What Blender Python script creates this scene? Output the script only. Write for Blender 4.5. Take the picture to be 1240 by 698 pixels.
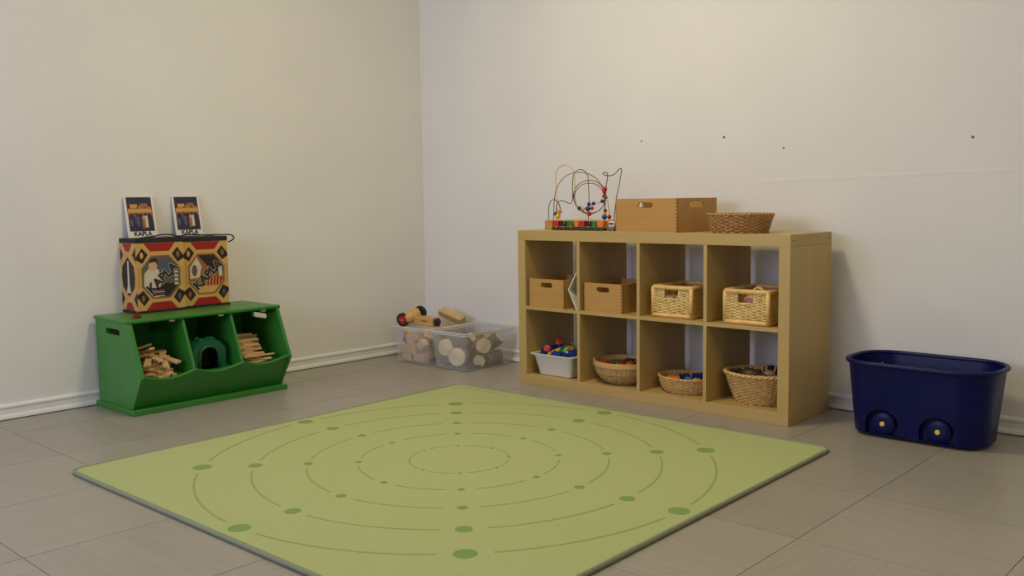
import bpy, bmesh, math, random
from mathutils import Vector, Matrix, Euler
PI = math.pi
for o in list(bpy.data.objects): bpy.data.objects.remove(o)
S = bpy.context.scene
C = S.collection

# ------------------------------------------------------------------ camera
cam_d = bpy.data.cameras.new('camera'); cam = bpy.data.objects.new('camera', cam_d); C.objects.link(cam)
YAW, PITCH, ROLL = 0.7469, -0.0947, -0.01348
fw = Vector((-math.sin(YAW)*math.cos(PITCH), math.cos(YAW)*math.cos(PITCH), math.sin(PITCH)))
r0 = Vector((math.cos(YAW), math.sin(YAW), 0)); u0 = r0.cross(fw)
rr = math.cos(ROLL)*r0 + math.sin(ROLL)*u0
uu = -math.sin(ROLL)*r0 + math.cos(ROLL)*u0
M = Matrix((( rr.x, uu.x, -fw.x, 4.41047), (rr.y, uu.y, -fw.y, -3.94739), (rr.z, uu.z, -fw.z, 0.94318), (0, 0, 0, 1)))
cam.matrix_world = M
cam_d.sensor_width = 36.0; cam_d.lens = 1118.5933*36.0/1240.0
cam_d.clip_start = 0.05; cam_d.clip_end = 60
S.camera = cam

# ------------------------------------------------------------------ world, light, exposure
RX, RY, RH = 6.2, -5.8, 3.0            # room: x 0..RX, y RY..0, height RH
w = bpy.data.worlds.new('world'); S.world = w; w.use_nodes = True
bg = w.node_tree.nodes['Background']; bg.inputs[0].default_value = (0.62, 0.78, 1.0, 1); bg.inputs[1].default_value = 0.3
vs = S.view_settings
vs.view_transform = 'Standard'; vs.look = 'None'; vs.gamma = 1.0; vs.use_curve_mapping = False
vs.exposure = -0.05
LAMP_W, LAMP2_W, LAMP_COL = 30.5, 16.5, (1.0, 0.88, 0.51)
DAY_W, DAY_COL = 84.0, (0.66, 0.71, 1.0)
WIN = (0.45, 2.65, 0.9, 2.4)            # window in the front wall, behind the camera: x0, x1, z0, z1
dl = bpy.data.lights.new('window_daylight', 'AREA'); dl.shape = 'RECTANGLE'; dl.size = WIN[1]-WIN[0]; dl.size_y = WIN[3]-WIN[2]
dl.energy = DAY_W; dl.color = DAY_COL
dlo = bpy.data.objects.new('window_daylight', dl); C.objects.link(dlo)
dlo.location = ((WIN[0]+WIN[1])/2, RY-0.10, (WIN[2]+WIN[3])/2)
dlo.rotation_euler = Vector((0, 1, 0)).to_track_quat('-Z', 'Z').to_euler()

# ------------------------------------------------------------------ materials
def _mat(name):
    m = bpy.data.materials.new(name); m.use_nodes = True
    nt = m.node_tree; b = nt.nodes['Principled BSDF']
    return m, nt, b
def srgb(r, g, b):
    f = lambda c: (c/255/12.92) if c/255 <= 0.04045 else ((c/255+0.055)/1.055)**2.4
    return (f(r), f(g), f(b))
def mix_c(c, k): return tuple(max(0, min(1, x*k)) for x in c)
def plain(name, col, rough=0.5, var=0.08, scale=30.0, bump=0.0, stretch=(1, 1, 1), spec=0.5, rand=0.0):
    """colour with fine noise variation, optional bump, optional per object variation"""
    m, nt, b = _mat(name); N = nt.nodes; Lk = nt.links
    tc = N.new('ShaderNodeTexCoord'); mp = N.new('ShaderNodeMapping'); mp.inputs['Scale'].default_value = stretch
    Lk.new(tc.outputs['Object'], mp.inputs[0])
    nz = N.new('ShaderNodeTexNoise'); nz.inputs['Scale'].default_value = scale; nz.inputs['Detail'].default_value = 4
    Lk.new(mp.outputs[0], nz.inputs['Vector'])
    cr = N.new('ShaderNodeValToRGB')
    cr.color_ramp.elements[0].position = 0.3; cr.color_ramp.elements[1].position = 0.7
    cr.color_ramp.elements[0].color = (*mix_c(col, 1-var), 1); cr.color_ramp.elements[1].color = (*mix_c(col, 1+var), 1)
    Lk.new(nz.outputs['Fac'], cr.inputs[0])
    out = cr.outputs[0]
    if rand:
        oi = N.new('ShaderNodeObjectInfo'); mr = N.new('ShaderNodeMapRange')
        mr.inputs[3].default_value = 1-rand; mr.inputs[4].default_value = 1+rand
        Lk.new(oi.outputs['Random'], mr.inputs[0])
        hv = N.new('ShaderNodeHueSaturation'); Lk.new(mr.outputs[0], hv.inputs['Value']); Lk.new(out, hv.inputs['Color'])
        out = hv.outputs[0]
        ad = N.new('ShaderNodeVectorMath'); ad.operation = 'SCALE'
        cb = N.new('ShaderNodeCombineXYZ')
        for i in range(3): Lk.new(oi.outputs['Random'], cb.inputs[i])
        Lk.new(cb.outputs[0], ad.inputs[0]); ad.inputs['Scale'].default_value = 37.0
        Lk.new(ad.outputs[0], mp.inputs['Location'])
    Lk.new(out, b.inputs['Base Color'])
    b.inputs['Roughness'].default_value = rough; b.inputs['Specular IOR Level'].default_value = spec
    if bump:
        bp = N.new('ShaderNodeBump'); bp.inputs['Strength'].default_value = 1.0; bp.inputs['Distance'].default_value = bump
        Lk.new(nz.outputs['Fac'], bp.inputs['Height']); Lk.new(bp.outputs[0], b.inputs['Normal'])
    return m
def wood(name, col, axis=0, rough=0.45, var=0.13, scale=14.0, rand=0.0, spec=0.4, bump=0.0):
    st = [9, 9, 9]; st[axis] = 0.7
    return plain(name, col, rough, var, scale/6, bump, tuple(st), spec, rand)
def speckle(name, c1, c2, scale=160, rough=0.7):
    m, nt, b = _mat(name); N = nt.nodes; Lk = nt.links
    tc = N.new('ShaderNodeTexCoord'); nz = N.new('ShaderNodeTexNoise'); nz.inputs['Scale'].default_value = scale
    Lk.new(tc.outputs['Object'], nz.inputs['Vector'])
    cr = N.new('ShaderNodeValToRGB'); cr.color_ramp.elements[0].position = 0.42; cr.color_ramp.elements[1].position = 0.58
    cr.color_ramp.elements[0].color = (*c1, 1); cr.color_ramp.elements[1].color = (*c2, 1)
    Lk.new(nz.outputs['Fac'], cr.inputs[0]); Lk.new(cr.outputs[0], b.inputs['Base Color'])
    b.inputs['Roughness'].default_value = rough
    return m
def clear_plastic(name, tint, alpha, rough=0.25):
    m, nt, b = _mat(name); N = nt.nodes; Lk = nt.links
    b.inputs['Base Color'].default_value = (*tint, 1); b.inputs['Roughness'].default_value = rough
    tr = N.new('ShaderNodeBsdfTransparent'); tr.inputs[0].default_value = (0.97, 0.97, 0.98, 1)
    mx = N.new('ShaderNodeMixShader'); mx.inputs[0].default_value = alpha
    Lk.new(tr.outputs[0], mx.inputs[1]); Lk.new(b.outputs[0], mx.inputs[2])
    Lk.new(mx.outputs[0], N['Material Output'].inputs['Surface'])
    return m
def emit(name, col, st):
    m, nt, b = _mat(name)
    b.inputs['Base Color'].default_value = (0.8, 0.8, 0.8, 1)
    b.inputs['Emission Color'].default_value = (*col, 1); b.inputs['Emission Strength'].default_value = st
    return m

def wall_paint(name, col):
    m, nt, b = _mat(name); N = nt.nodes; Lk = nt.links
    tc = N.new('ShaderNodeTexCoord')
    n1 = N.new('ShaderNodeTexNoise'); n1.inputs['Scale'].default_value = 2.2; n1.inputs['Detail'].default_value = 3
    n2 = N.new('ShaderNodeTexNoise'); n2.inputs['Scale'].default_value = 70; n2.inputs['Detail'].default_value = 5
    for n in (n1, n2): Lk.new(tc.outputs['Object'], n.inputs['Vector'])
    cr = N.new('ShaderNodeValToRGB'); cr.color_ramp.elements[0].position = 0.3; cr.color_ramp.elements[1].position = 0.7
    cr.color_ramp.elements[0].color = (*mix_c(col, 0.975), 1); cr.color_ramp.elements[1].color = (*mix_c(col, 1.02), 1)
    Lk.new(n1.outputs['Fac'], cr.inputs[0]); Lk.new(cr.outputs[0], b.inputs['Base Color'])
    bp = N.new('ShaderNodeBump'); bp.inputs['Distance'].default_value = 0.0012; bp.inputs['Strength'].default_value = 0.6
    Lk.new(n2.outputs['Fac'], bp.inputs['Height']); Lk.new(bp.outputs[0], b.inputs['Normal'])
    b.inputs['Roughness'].default_value = 0.75; b.inputs['Specular IOR Level'].default_value = 0.25
    return m
def vinyl(name, axis):
    m, nt, b = _mat(name); N = nt.nodes; Lk = nt.links
    tc = N.new('ShaderNodeTexCoord'); oi = N.new('ShaderNodeObjectInfo')
    cb = N.new('ShaderNodeCombineXYZ')
    for i in range(3): Lk.new(oi.outputs['Random'], cb.inputs[i])
    sc = N.new('ShaderNodeVectorMath'); sc.operation = 'SCALE'; sc.inputs['Scale'].default_value = 23.0; Lk.new(cb.outputs[0], sc.inputs[0])
    mp = N.new('ShaderNodeMapping'); mp.inputs['Scale'].default_value = (1.6, 26, 1) if axis == 0 else (26, 1.6, 1)
    Lk.new(tc.outputs['Object'], mp.inputs[0]); Lk.new(sc.outputs[0], mp.inputs['Location'])
    n1 = N.new('ShaderNodeTexNoise'); n1.inputs['Scale'].default_value = 2.4; n1.inputs['Detail'].default_value = 5
    Lk.new(mp.outputs[0], n1.inputs['Vector'])
    cr = N.new('ShaderNodeValToRGB'); e = cr.color_ramp.elements
    e[0].position = 0.28; e[0].color = (*srgb(152, 144, 131), 1); e[1].position = 0.62; e[1].color = (*srgb(160, 152, 139), 1)
    Lk.new(n1.outputs['Fac'], cr.inputs[0])
    mr = N.new('ShaderNodeMapRange'); mr.inputs[3].default_value = 0.96; mr.inputs[4].default_value = 1.04; Lk.new(oi.outputs['Random'], mr.inputs[0])
    hv = N.new('ShaderNodeHueSaturation'); Lk.new(mr.outputs[0], hv.inputs['Value']); Lk.new(cr.outputs[0], hv.inputs['Color'])
    Lk.new(hv.outputs[0], b.inputs['Base Color'])
    b.inputs['Roughness'].default_value = 0.34; b.inputs['Specular IOR Level'].default_value = 0.45
    return m

MT = {}
MT['wall'] = wall_paint('white wall paint', (0.80, 0.775, 0.74))
MT['ceil'] = wall_paint('white ceiling paint', (0.82, 0.81, 0.79))
MT['base'] = plain('white gloss trim paint', (0.80, 0.79, 0.77), 0.35, 0.02, 20)
MT['tile0'] = vinyl('grey vinyl streaked along x', 0); MT['tile1'] = vinyl('grey vinyl streaked along y', 1)
MT['seam'] = plain('dark floor seam', (0.055, 0.05, 0.045), 0.8)
MT['birch'] = wood('birch veneer', srgb(188, 158, 98), 0, 0.42, 0.05, 10)
MT['birch_z'] = wood('birch veneer upright grain', srgb(189, 160, 99), 2, 0.42, 0.07, 10)
MT['cap'] = plain('dowel cap', srgb(120, 100, 70), 0.5)
MT['beech'] = wood('beech wood', srgb(188, 143, 80), 0, 0.45, 0.07, 16)
MT['toywood'] = wood('pale varnished toy wood', srgb(208, 164, 98), 0, 0.4, 0.08, 16)
MT['beech_end'] = plain('beech end grain', srgb(150, 104, 54), 0.6, 0.1, 60)
MT['rug'] = plain('light green felt', srgb(174, 181, 124), 0.95, 0.05, 320, 0.0012, spec=0.1)
MT['rug_edge'] = plain('grey green rug binding', srgb(138, 144, 118), 0.9, 0.12, 200, 0.001, spec=0.1)
MT['rug_dot'] = plain('mid green print', srgb(128, 154, 88), 0.95, 0.05, 320, spec=0.1)
MT['rug_line'] = plain('olive green print', srgb(152, 162, 98), 0.95, 0.05, 320, spec=0.1)
MT['green'] = plain('green lacquer', srgb(50, 124, 43), 0.33, 0.06, 8, 0.0, spec=0.5)
MT['black'] = plain('black fabric', (0.012, 0.011, 0.012), 0.7, 0.1, 90)
MT['white'] = plain('white plastic', (0.72, 0.69, 0.60), 0.35, 0.02, 20)
MT['paper'] = plain('white paper', (0.74, 0.71, 0.64), 0.6, 0.02, 20)
MT['blue'] = plain('dark blue plastic', (0.002, 0.0045, 0.062), 0.36, 0.06, 25, spec=0.22)
MT['yellow'] = plain('yellow plastic', (0.86, 0.58, 0.10), 0.4, 0.03)
MT['clear'] = clear_plastic('frosted clear plastic', (0.86, 0.86, 0.85), 0.155)
MT['clear_rim'] = clear_plastic('frosted plastic rim', (0.88, 0.88, 0.87), 0.50)
MT['pine'] = wood('pale pine', srgb(214, 176, 128), 0, 0.55, 0.10, 18, rand=0.12)
MT['pine_y'] = wood('pale pine block', srgb(214, 180, 130), 2, 0.55, 0.10, 14, rand=0.14)
MT['bark'] = plain('brown bark', srgb(120, 92, 62), 0.85, 0.25, 50, 0.002)
MT['logend'] = plain('pale cut log end', srgb(226, 206, 160), 0.7, 0.07, 30)
MT['wicker'] = plain('brown willow', srgb(178, 132, 74), 0.5, 0.22, 45, rand=0.0)
MT['wicker_l'] = plain('honey willow', srgb(212, 172, 104), 0.5, 0.2, 45)
MT['rattan'] = plain('pale rattan', srgb(236, 200, 130), 0.45, 0.3, 60)
MT['rattan_wrap'] = plain('rattan wrap', srgb(228, 184, 112), 0.4, 0.16, 22)
MT['coil'] = speckle('speckled coiled straw', srgb(150, 116, 66), srgb(206, 172, 112))
MT['bandw'] = wood('bent wood band', srgb(208, 170, 104), 0, 0.5, 0.08, 10)
MT['wire_r'] = plain('red coated wire', srgb(140, 50, 36), 0.4, 0.03)
MT['wire_k'] = plain('black coated wire', (0.02, 0.018, 0.018), 0.4, 0.03)
MT['wire_y'] = plain('yellow coated wire', srgb(214, 176, 72), 0.4, 0.03)
def col(name, c, rough=0.4):
    if name not in MT: MT[name] = plain(name, c, rough, 0.04, 20)
    return MT[name]
RED = col('red paint', srgb(186, 32, 26)); ORANGE = col('orange paint', srgb(232, 120, 40)); GREEN = col('green paint', srgb(40, 120, 50))
BLUE = col('blue paint', srgb(26, 50, 140)); YEL = col('yellow paint', srgb(232, 190, 50)); BLK = col('black paint', (0.015, 0.015, 0.015))
WHT = col('white paint', (0.75, 0.74, 0.72)); GREY = col('grey paint', (0.13, 0.13, 0.12)); DKGREEN = col('dark green plastic', srgb(16, 92, 58))
LTGREEN = col('light green plastic', srgb(120, 170, 100)); BROWN = col('brown plastic', srgb(92, 62, 40)); DBROWN = col('dark brown plastic', srgb(52, 36, 28))
TAN = col('tan plastic', srgb(196, 150, 110)); CHROME = col('pale metal', (0.6, 0.58, 0.55), 0.3); DKRED = col('dark red plastic', srgb(122, 30, 24))
LBLUE = col('light blue plastic', srgb(50, 110, 190))

# ------------------------------------------------------------------ mesh helpers
def obj(name, bm, mats, parent=None, smooth=False, kind=None):
    bmesh.ops.recalc_face_normals(bm, faces=bm.faces)
    me = bpy.data.meshes.new(name); bm.to_mesh(me); bm.free()
    return obj_me(name, me, mats, parent, smooth, kind)
def obj_me(name, me, mats, parent=None, smooth=False, kind=None):
    if mats is not None:
        for m in (mats if isinstance(mats, (list, tuple)) else [mats]): me.materials.append(m)
    if smooth:
        for p in me.polygons: p.use_smooth = True
        if smooth != 2:
            try: me.set_sharp_from_angle(angle=math.radians(40))
            except Exception: pass
    o = bpy.data.objects.new(name, me); C.objects.link(o)
    if parent: o.parent = parent
    if kind: o['kind'] = kind
    return o
def tag(o, label=None, cat=None, group=None, kind=None):
    if label: o['label'] = label
    if cat: o['category'] = cat
    if group: o['group'] = group
    if kind: o['kind'] = kind
    return o
def thing(name, label, cat, loc=(0, 0, 0), rotz=0.0, group=None):
    o = bpy.data.objects.new(name, None); C.objects.link(o); o.empty_display_size = 0.05
    o.location = loc; o.rotation_euler = (0, 0, rotz)
    return tag(o, label, cat, group)
def dup(o, parent=None):
    c = o.copy(); C.objects.link(c); c.parent = parent
    for ch in o.children: dup(ch, c)
    return c
def B(): return bmesh.new()
def box(bm, x0, x1, y0, y1, z0, z1, mi=0, mat=None, bev=0.0):
    v = [bm.verts.new(p) for p in ((x0,y0,z0),(x1,y0,z0),(x1,y1,z0),(x0,y1,z0),(x0,y0,z1),(x1,y0,z1),(x1,y1,z1),(x0,y1,z1))]
    fs = [bm.faces.new([v[i] for i in q]) for q in ((3,2,1,0),(4,5,6,7),(0,1,5,4),(1,2,6,5),(2,3,7,6),(3,0,4,7))]
    for f in fs: f.material_index = mi
    if mat is not None: bmesh.ops.transform(bm, matrix=mat, verts=v)
    if bev:
        es = list({e for f in fs for e in f.edges})
        r = bmesh.ops.bevel(bm, geom=es, offset=bev, segments=1, affect='EDGES', profile=0.5)
        for f in r['faces']: f.material_index = mi
def bx(x0, x1, y0, y1, z0, z1, bev=0.0):
    bm = B(); box(bm, x0, x1, y0, y1, z0, z1, bev=bev); return bm
def ring_loft(bm, rings, closed=True, cap0=True, cap1=True, mi=0, loop=False):
    R = [[bm.verts.new(p) for p in r] for r in rings]; n = len(R[0])
    pairs = list(zip(R, R[1:])) + ([(R[-1], R[0])] if loop else [])
    for a, b in pairs:
        for i in range(n if closed else n-1):
            f = bm.faces.new((a[i], a[(i+1) % n], b[(i+1) % n], b[i])); f.material_index = mi
    if not loop:
        if cap0: f = bm.faces.new(list(reversed(R[0]))); f.material_index = mi
        if cap1: f = bm.faces.new(R[-1]); f.material_index = mi
    return R
def tube(bm, pts, r, n=6, closed=False, mi=0, taper=None):
    pts = [Vector(p) for p in pts]; m = len(pts); rings = []
    prev = None
    for i, p in enumerate(pts):
        if closed: t = pts[(i+1) % m] - pts[i-1]
        else: t = pts[min(i+1, m-1)] - pts[max(i-1, 0)]
        if t.length < 1e-9: t = Vector((0, 0, 1))
        t.normalize()
        if prev is None:
            a = Vector((0, 0, 1)) if abs(t.z) < 0.9 else Vector((1, 0, 0))
            nn = (a - t*a.dot(t)).normalized()
        else:
            nn = prev - t*prev.dot(t)
            nn = nn.normalized() if nn.length > 1e-6 else t.orthogonal().normalized()
        prev = nn; bb = t.cross(nn)
        rad = r if taper is None else r*taper[i]
        rings.append([p + nn*(rad*math.cos(2*PI*k/n)) + bb*(rad*math.sin(2*PI*k/n)) for k in range(n)])
    ring_loft(bm, rings, True, True, True, mi, loop=closed)
def spline(pts, k=6, closed=False):
    P = [Vector(p) for p in pts]; out = []; m = len(P)
    for i in range(m if closed else m-1):
        if closed: a, b, c, d = P[i-1], P[i], P[(i+1) % m], P[(i+2) % m]
        else: a, b, c, d = P[max(i-1, 0)], P[i], P[i+1], P[min(i+2, m-1)]
        for j in range(k):
            t = j/k
            out.append(0.5*((2*b) + (c-a)*t + (2*a-5*b+4*c-d)*t*t + (3*b-a-3*c+d)*t**3))
    if not closed: out.append(P[-1])
    return out
def rrect(hx, hy, r, n=6, cx=0.0, cy=0.0):
    out = []
    for (sx, sy, a0) in ((1, 1, 0), (-1, 1, PI/2), (-1, -1, PI), (1, -1, 1.5*PI)):
        for i in range(n+1):
            a = a0 + (PI/2)*i/n
            out.append((cx + sx*(hx-r) + r*math.cos(a), cy + sy*(hy-r) + r*math.sin(a)))
    return out
def plate(bm, outline, holes, t, mat=None, mi=0):
    """flat plate in XY with holes, thickness t along +Z, transformed by mat"""
    tmp = B(); es = []
    for loop in [outline] + list(holes):
        vs_ = [tmp.verts.new((p[0], p[1], 0)) for p in loop]
        for i in range(len(vs_)): es.append(tmp.edges.new((vs_[i], vs_[(i+1) % len(vs_)])))
    bmesh.ops.triangle_fill(tmp, use_beauty=True, use_dissolve=False, edges=es)
    ex = bmesh.ops.extrude_face_region(tmp, geom=list(tmp.faces))
    bmesh.ops.translate(tmp, vec=(0, 0, t), verts=[g for g in ex['geom'] if isinstance(g, bmesh.types.BMVert)])
    bmesh.ops.recalc_face_normals(tmp, faces=tmp.faces)
    if mat is not None: bmesh.ops.transform(tmp, matrix=mat, verts=tmp.verts)
    for f in tmp.faces: f.material_index = mi
    join(bm, tmp)
def join(bm, tmp):
    me = bpy.data.meshes.new('tmp'); tmp.to_mesh(me); tmp.free(); bm.from_mesh(me); bpy.data.meshes.remove(me)
def flat(bm, pts, z, mi, mat=None):
    vs_ = [bm.verts.new((p[0], p[1], z)) for p in pts]
    if mat is not None: bmesh.ops.transform(bm, matrix=mat, verts=vs_)
    f = bm.faces.new(vs_); f.material_index = mi
def lathe(bm, prof, n=20, mi=0, cap0=True, cap1=True, mat=None, sx=1.0, sy=1.0):
    tmp = B()
    ring_loft(tmp, [[(r*sx*math.cos(2*PI*i/n), r*sy*math.sin(2*PI*i/n), z) for i in range(n)] for r, z in prof], True, cap0, cap1)
    if mat is not None: bmesh.ops.transform(tmp, matrix=mat, verts=tmp.verts)
    for f in tmp.faces: f.material_index = mi
    join(bm, tmp)
def ball(bm, c, r, n=10, mi=0, sc=(1, 1, 1), mat=None):
    tmp = B(); bmesh.ops.create_uvsphere(tmp, u_segments=n, v_segments=max(5, n*2//3), radius=r)
    bmesh.ops.scale(tmp, vec=sc, verts=tmp.verts)
    if mat is not None: bmesh.ops.transform(tmp, matrix=mat, verts=tmp.verts)
    bmesh.ops.translate(tmp, vec=c, verts=tmp.verts)
    for f in tmp.faces: f.material_index = mi
    join(bm, tmp)
def TR(loc=(0, 0, 0), rot=(0, 0, 0)): return Matrix.Translation(loc) @ Euler(rot).to_matrix().to_4x4()
def frame(o, x, y, z):
    """matrix that sends local x,y,z axes to the given vectors, origin o"""
    x, y, z = Vector(x), Vector(y), Vector(z)
    return Matrix(((x.x, y.x, z.x, o[0]), (x.y, y.y, z.y, o[1]), (x.z, y.z, z.z, o[2]), (0, 0, 0, 1)))
def text_mesh(body, size, bold=0.0, extrude=0.0002):
    cu = bpy.data.curves.new('text', 'FONT'); cu.body = body; cu.size = size; cu.align_x = 'CENTER'; cu.align_y = 'CENTER'
    cu.offset = bold; cu.extrude = extrude; cu.resolution_u = 2
    o = bpy.data.objects.new('text', cu); C.objects.link(o)
    dg = bpy.context.evaluated_depsgraph_get(); dg.update()
    me = bpy.data.meshes.new_from_object(o.evaluated_get(dg))
    bpy.data.objects.remove(o); bpy.data.curves.remove(cu)
    me.materials.clear()
    return me

# ------------------------------------------------------------------ the room
def struct(name, bm, m, parent=None, smooth=False):
    o = obj(name, bm, m, parent, smooth)
    if parent is None: o['kind'] = 'structure'
    return o
floor = struct('floor', bx(0, RX, RY, 0, -0.06, -0.003), MT['seam'])
floor['label'] = 'grey streaked vinyl tile floor'
xs = [0.0] + [0.3+0.5*k for k in range(12)] + [RX]
ys = [0.0] + [-0.118-0.4935*k for k in range(14)]
ys = [y for y in ys if y > RY+0.05] + [RY]
tile_me = {}
GAP = 0.0011
for i in range(len(xs)-1):
    for j in range(len(ys)-1):
        x0, x1, y1, y0 = xs[i], xs[i+1], ys[j], ys[j+1]
        cells = [(x0, x1, y0, y1)]
        if abs(x0-0.3) < 1e-6 and y0 < -2.3 < y1: cells = [(x0, x1, y0, -2.235), (x0, x1, -2.235, y1)]
        for (a0, a1, b0, b1) in cells:
            key = (round(a1-a0, 3), round(b1-b0, 3), (i+j) % 2)
            if key not in tile_me:
                bm = B(); hx, hy = (a1-a0)/2-GAP, (b1-b0)/2-GAP
                box(bm, -hx, hx, -hy, hy, -0.003, 0.0)
                me = bpy.data.meshes.new('tile'); bm.to_mesh(me); bm.free(); me.materials.append(MT['tile%d' % key[2]]); tile_me[key] = me
            o = bpy.data.objects.new('tile', tile_me[key]); C.objects.link(o); o.parent = floor
            o.location = ((a0+a1)/2, (b0+b1)/2, 0)
T = 0.12
wb = struct('wall_back', bx(-T, RX+T, 0, T, -0.06, RH), MT['wall']); wb['label'] = 'white wall behind the birch cube shelf'
wl = struct('wall_left', bx(-T, 0, RY, 0, -0.06, RH), MT['wall']); wl['label'] = 'white wall behind the green bin unit'
struct('wall_right', bx(RX, RX+T, RY, 0, -0.06, RH), MT['wall'])
bm = B()
plate(bm, [(-T, -0.06), (RX+T, -0.06), (RX+T, RH), (-T, RH)], [[(WIN[0], WIN[2]), (WIN[1], WIN[2]), (WIN[1], WIN[3]), (WIN[0], WIN[3])]], T,
      frame((0, RY, 0), (1, 0, 0), (0, 0, 1), (0, -1, 0)))
struct('wall_front', bm, MT['wall'])
struct('ceiling', bx(-T, RX+T, RY-T, T, RH, RH+0.1), MT['ceil'])
y0, y1, z0, z1 = WIN
bm = B()
for a in ((y0, y0+.06, z0, z1), (y1-.06, y1, z0, z1), (y0+.06, y1-.06, z0, z0+.06), (y0+.06, y1-.06, z1-.06, z1), ((y0+y1)/2-.03, (y0+y1)/2+.03, z0+.06, z1-.06)):
    box(bm, a[0], a[1], RY-.08, RY-.03, a[2], a[3])
wn = struct('window_1', bm, MT['base'])
wn['label'] = 'white framed window behind the camera'
obj('window_sill', bx(y0-.05, y1+.05, RY-.03, RY+.10, z0-.03, z0), MT['base'], wn)
# baseboards: thin board with a rounded top bead and a quarter round at the floor
def baseboard(name, p0, p1, inward):
    prof = [(0, 0.004), (0.021, 0.004), (0.021, 0.010), (0.018, 0.018), (0.012, 0.021), (0.009, 0.024), (0.009, 0.050), (0.013, 0.053), (0.014, 0.060), (0.011, 0.066), (0.004, 0.070), (0, 0.070)]
    bm = B(); iv = Vector(inward)
    ring_loft(bm, [[Vector(p) + iv*a + Vector((0, 0, z)) for a, z in prof] for p in (p0, p1)])
    return struct(name, bm, MT['base'], smooth=True)
baseboard('baseboard_left', (0, RY, 0), (0, 0, 0), (1, 0, 0))
baseboard('baseboard_back', (0.0, 0, 0), (RX, 0, 0), (0, -1, 0))
baseboard('baseboard_right', (RX, RY, 0), (RX, 0, 0), (-1, 0, 0))
baseboard('baseboard_front', (0, RY, 0), (RX, RY, 0), (0, 1, 0))
# nails, filled holes and a plaster seam on the back wall
for (x, z, r, m) in ((1.67, 1.235, .0045, MT['cap']), (2.143, 1.229, .006, MT['cap']), (2.447, 1.164, .0045, GREY), (3.247, 1.168, .0055, GREY)):
    bm = B(); lathe(bm, [(r, 0), (r, .002), (r*.6, .004)], 8, mat=frame((x, 0.0005, z), (1, 0, 0), (0, 0, 1), (0, -1, 0)))
    obj('nail', bm, m, wb)
rnd = random.Random(4)
bm = B(); rings = []
for k in range(60):
    x = 2.2+1.9*k/59; z = 1.012+0.035*(k/59)+rnd.uniform(-.002, .002); h = 0.005+rnd.uniform(0, .003); t = 0.0007*min(1, k/8, (59-k)/8)
    rings.append([(x, 0.0005, z-h*4), (x, -t, z), (x, -t, z+h*.4), (x, 0.0005, z+h*3)])
ring_loft(bm, rings)
obj('plaster_seam', bm, MT['wall'], wb)
# ceiling lamps (above the picture)
def ceiling_lamp(x, y, label, power):
    t = thing('ceiling_lamp', label, 'lamp', (x, y, RH), 0, 'ceiling lamps')
    bm = B(); lathe(bm, [(.27, 0), (.27, -.05), (.25, -.05), (.25, -.01)], 32, cap0=True, cap1=True); obj('housing', bm, MT['white'], t, smooth=True)
    bm = B(); lathe(bm, [(.249, -.046), (.22, -.058), (.12, -.066)], 32); obj('diffuser', bm, emit('lamp diffuser', LAMP_COL, 3.0), t, smooth=True)
    l = bpy.data.lights.new('lamp_light', 'AREA'); l.shape = 'DISK'; l.size = 0.45; l.energy = power; l.color = LAMP_COL
    lo = bpy.data.objects.new('lamp_light', l); C.objects.link(lo); lo.parent = t; lo.location = (0, 0, -0.075)
    return t
ceiling_lamp(1.95, -1.58, 'round white ceiling lamp above the green rug', LAMP_W)
ceiling_lamp(5.0, -2.6, 'round white ceiling lamp on the right side of the room', LAMP2_W)

# ------------------------------------------------------------------ rug
def build_rug():
    t = thing('rug', 'square light green rug with rings of dots and dark green edge', 'rug', (2.036, -1.677, 0), math.radians(1.0))
    H = 0.981; z1 = 0.012
    out = rrect(H-.012, H-.012, .035, 6)
    bm = B()
    ring_loft(bm, [[(x, y, 0.001) for x, y in out], [(x, y, z1-.0015) for x, y in out], [(x*.998, y*.998, z1) for x, y in out]])
    obj('pile', bm, MT['rug'], t)
    bm = B(); rings = []
    cor = rrect(H-.008, H-.008, .038, 6)
    tube(bm, [(x, y, .0078) for x, y in cor], .0076, 8, closed=True); obj('edge_binding', bm, MT['rug_edge'], t, smooth=2)
    radii = (.181, .362, .541, .727, .912); dots = (.007, .0125, .0175, .0255, .033); lw = (.0026, .003, .0034, .0038, .0042)
    for R, d, lwid in zip(radii, dots, lw):
        bm = B()
        ring_loft(bm, [[(d*math.cos(2*PI*i/24), d*math.sin(2*PI*i/24), z) for i in range(24)] for z in (z1-.001, z1+.0006)])
        dm = None
        for k in range(8):
            a = math.radians(45*k+1)
            if dm is None: dm = obj('dot', bm, MT['rug_dot'], t); o = dm
            else: o = dm.copy(); C.objects.link(o)
            o.location = (R*math.cos(a), R*math.sin(a), 0)
        g = (d*1.25+.035 if R > .2 else .02)/R
        bm = B(); n = 24; rings = []
        for i in range(n+1):
            a = g + (PI/4-2*g)*i/n; c, s = math.cos(a), math.sin(a)
            rings.append([((R-lwid)*c, (R-lwid)*s, z1-.001), ((R+lwid)*c, (R+lwid)*s, z1-.001), ((R+lwid)*c, (R+lwid)*s, z1+.0006), ((R-lwid)*c, (R-lwid)*s, z1+.0006)])
        ring_loft(bm, rings)
        am = None
        for k in range(8):
            if am is None: am = obj('ring_arc', bm, MT['rug_line'], t); o = am
            else: o = am.copy(); C.objects.link(o)
            o.rotation_euler = (0, 0, math.radians(45*k+1))
    bm = B()       # faint illegible printed line along the back edge
    rn = random.Random(8)
    for k in range(14):
        x = -H+.07+k*.017; y = H-.055+rn.uniform(-.003, .003)
        box(bm, x, x+.011, y-.006, y+.004, z1-.001, z1+.0005)
    obj('printed_line', bm, MT['rug_line'], t)
build_rug()

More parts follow.
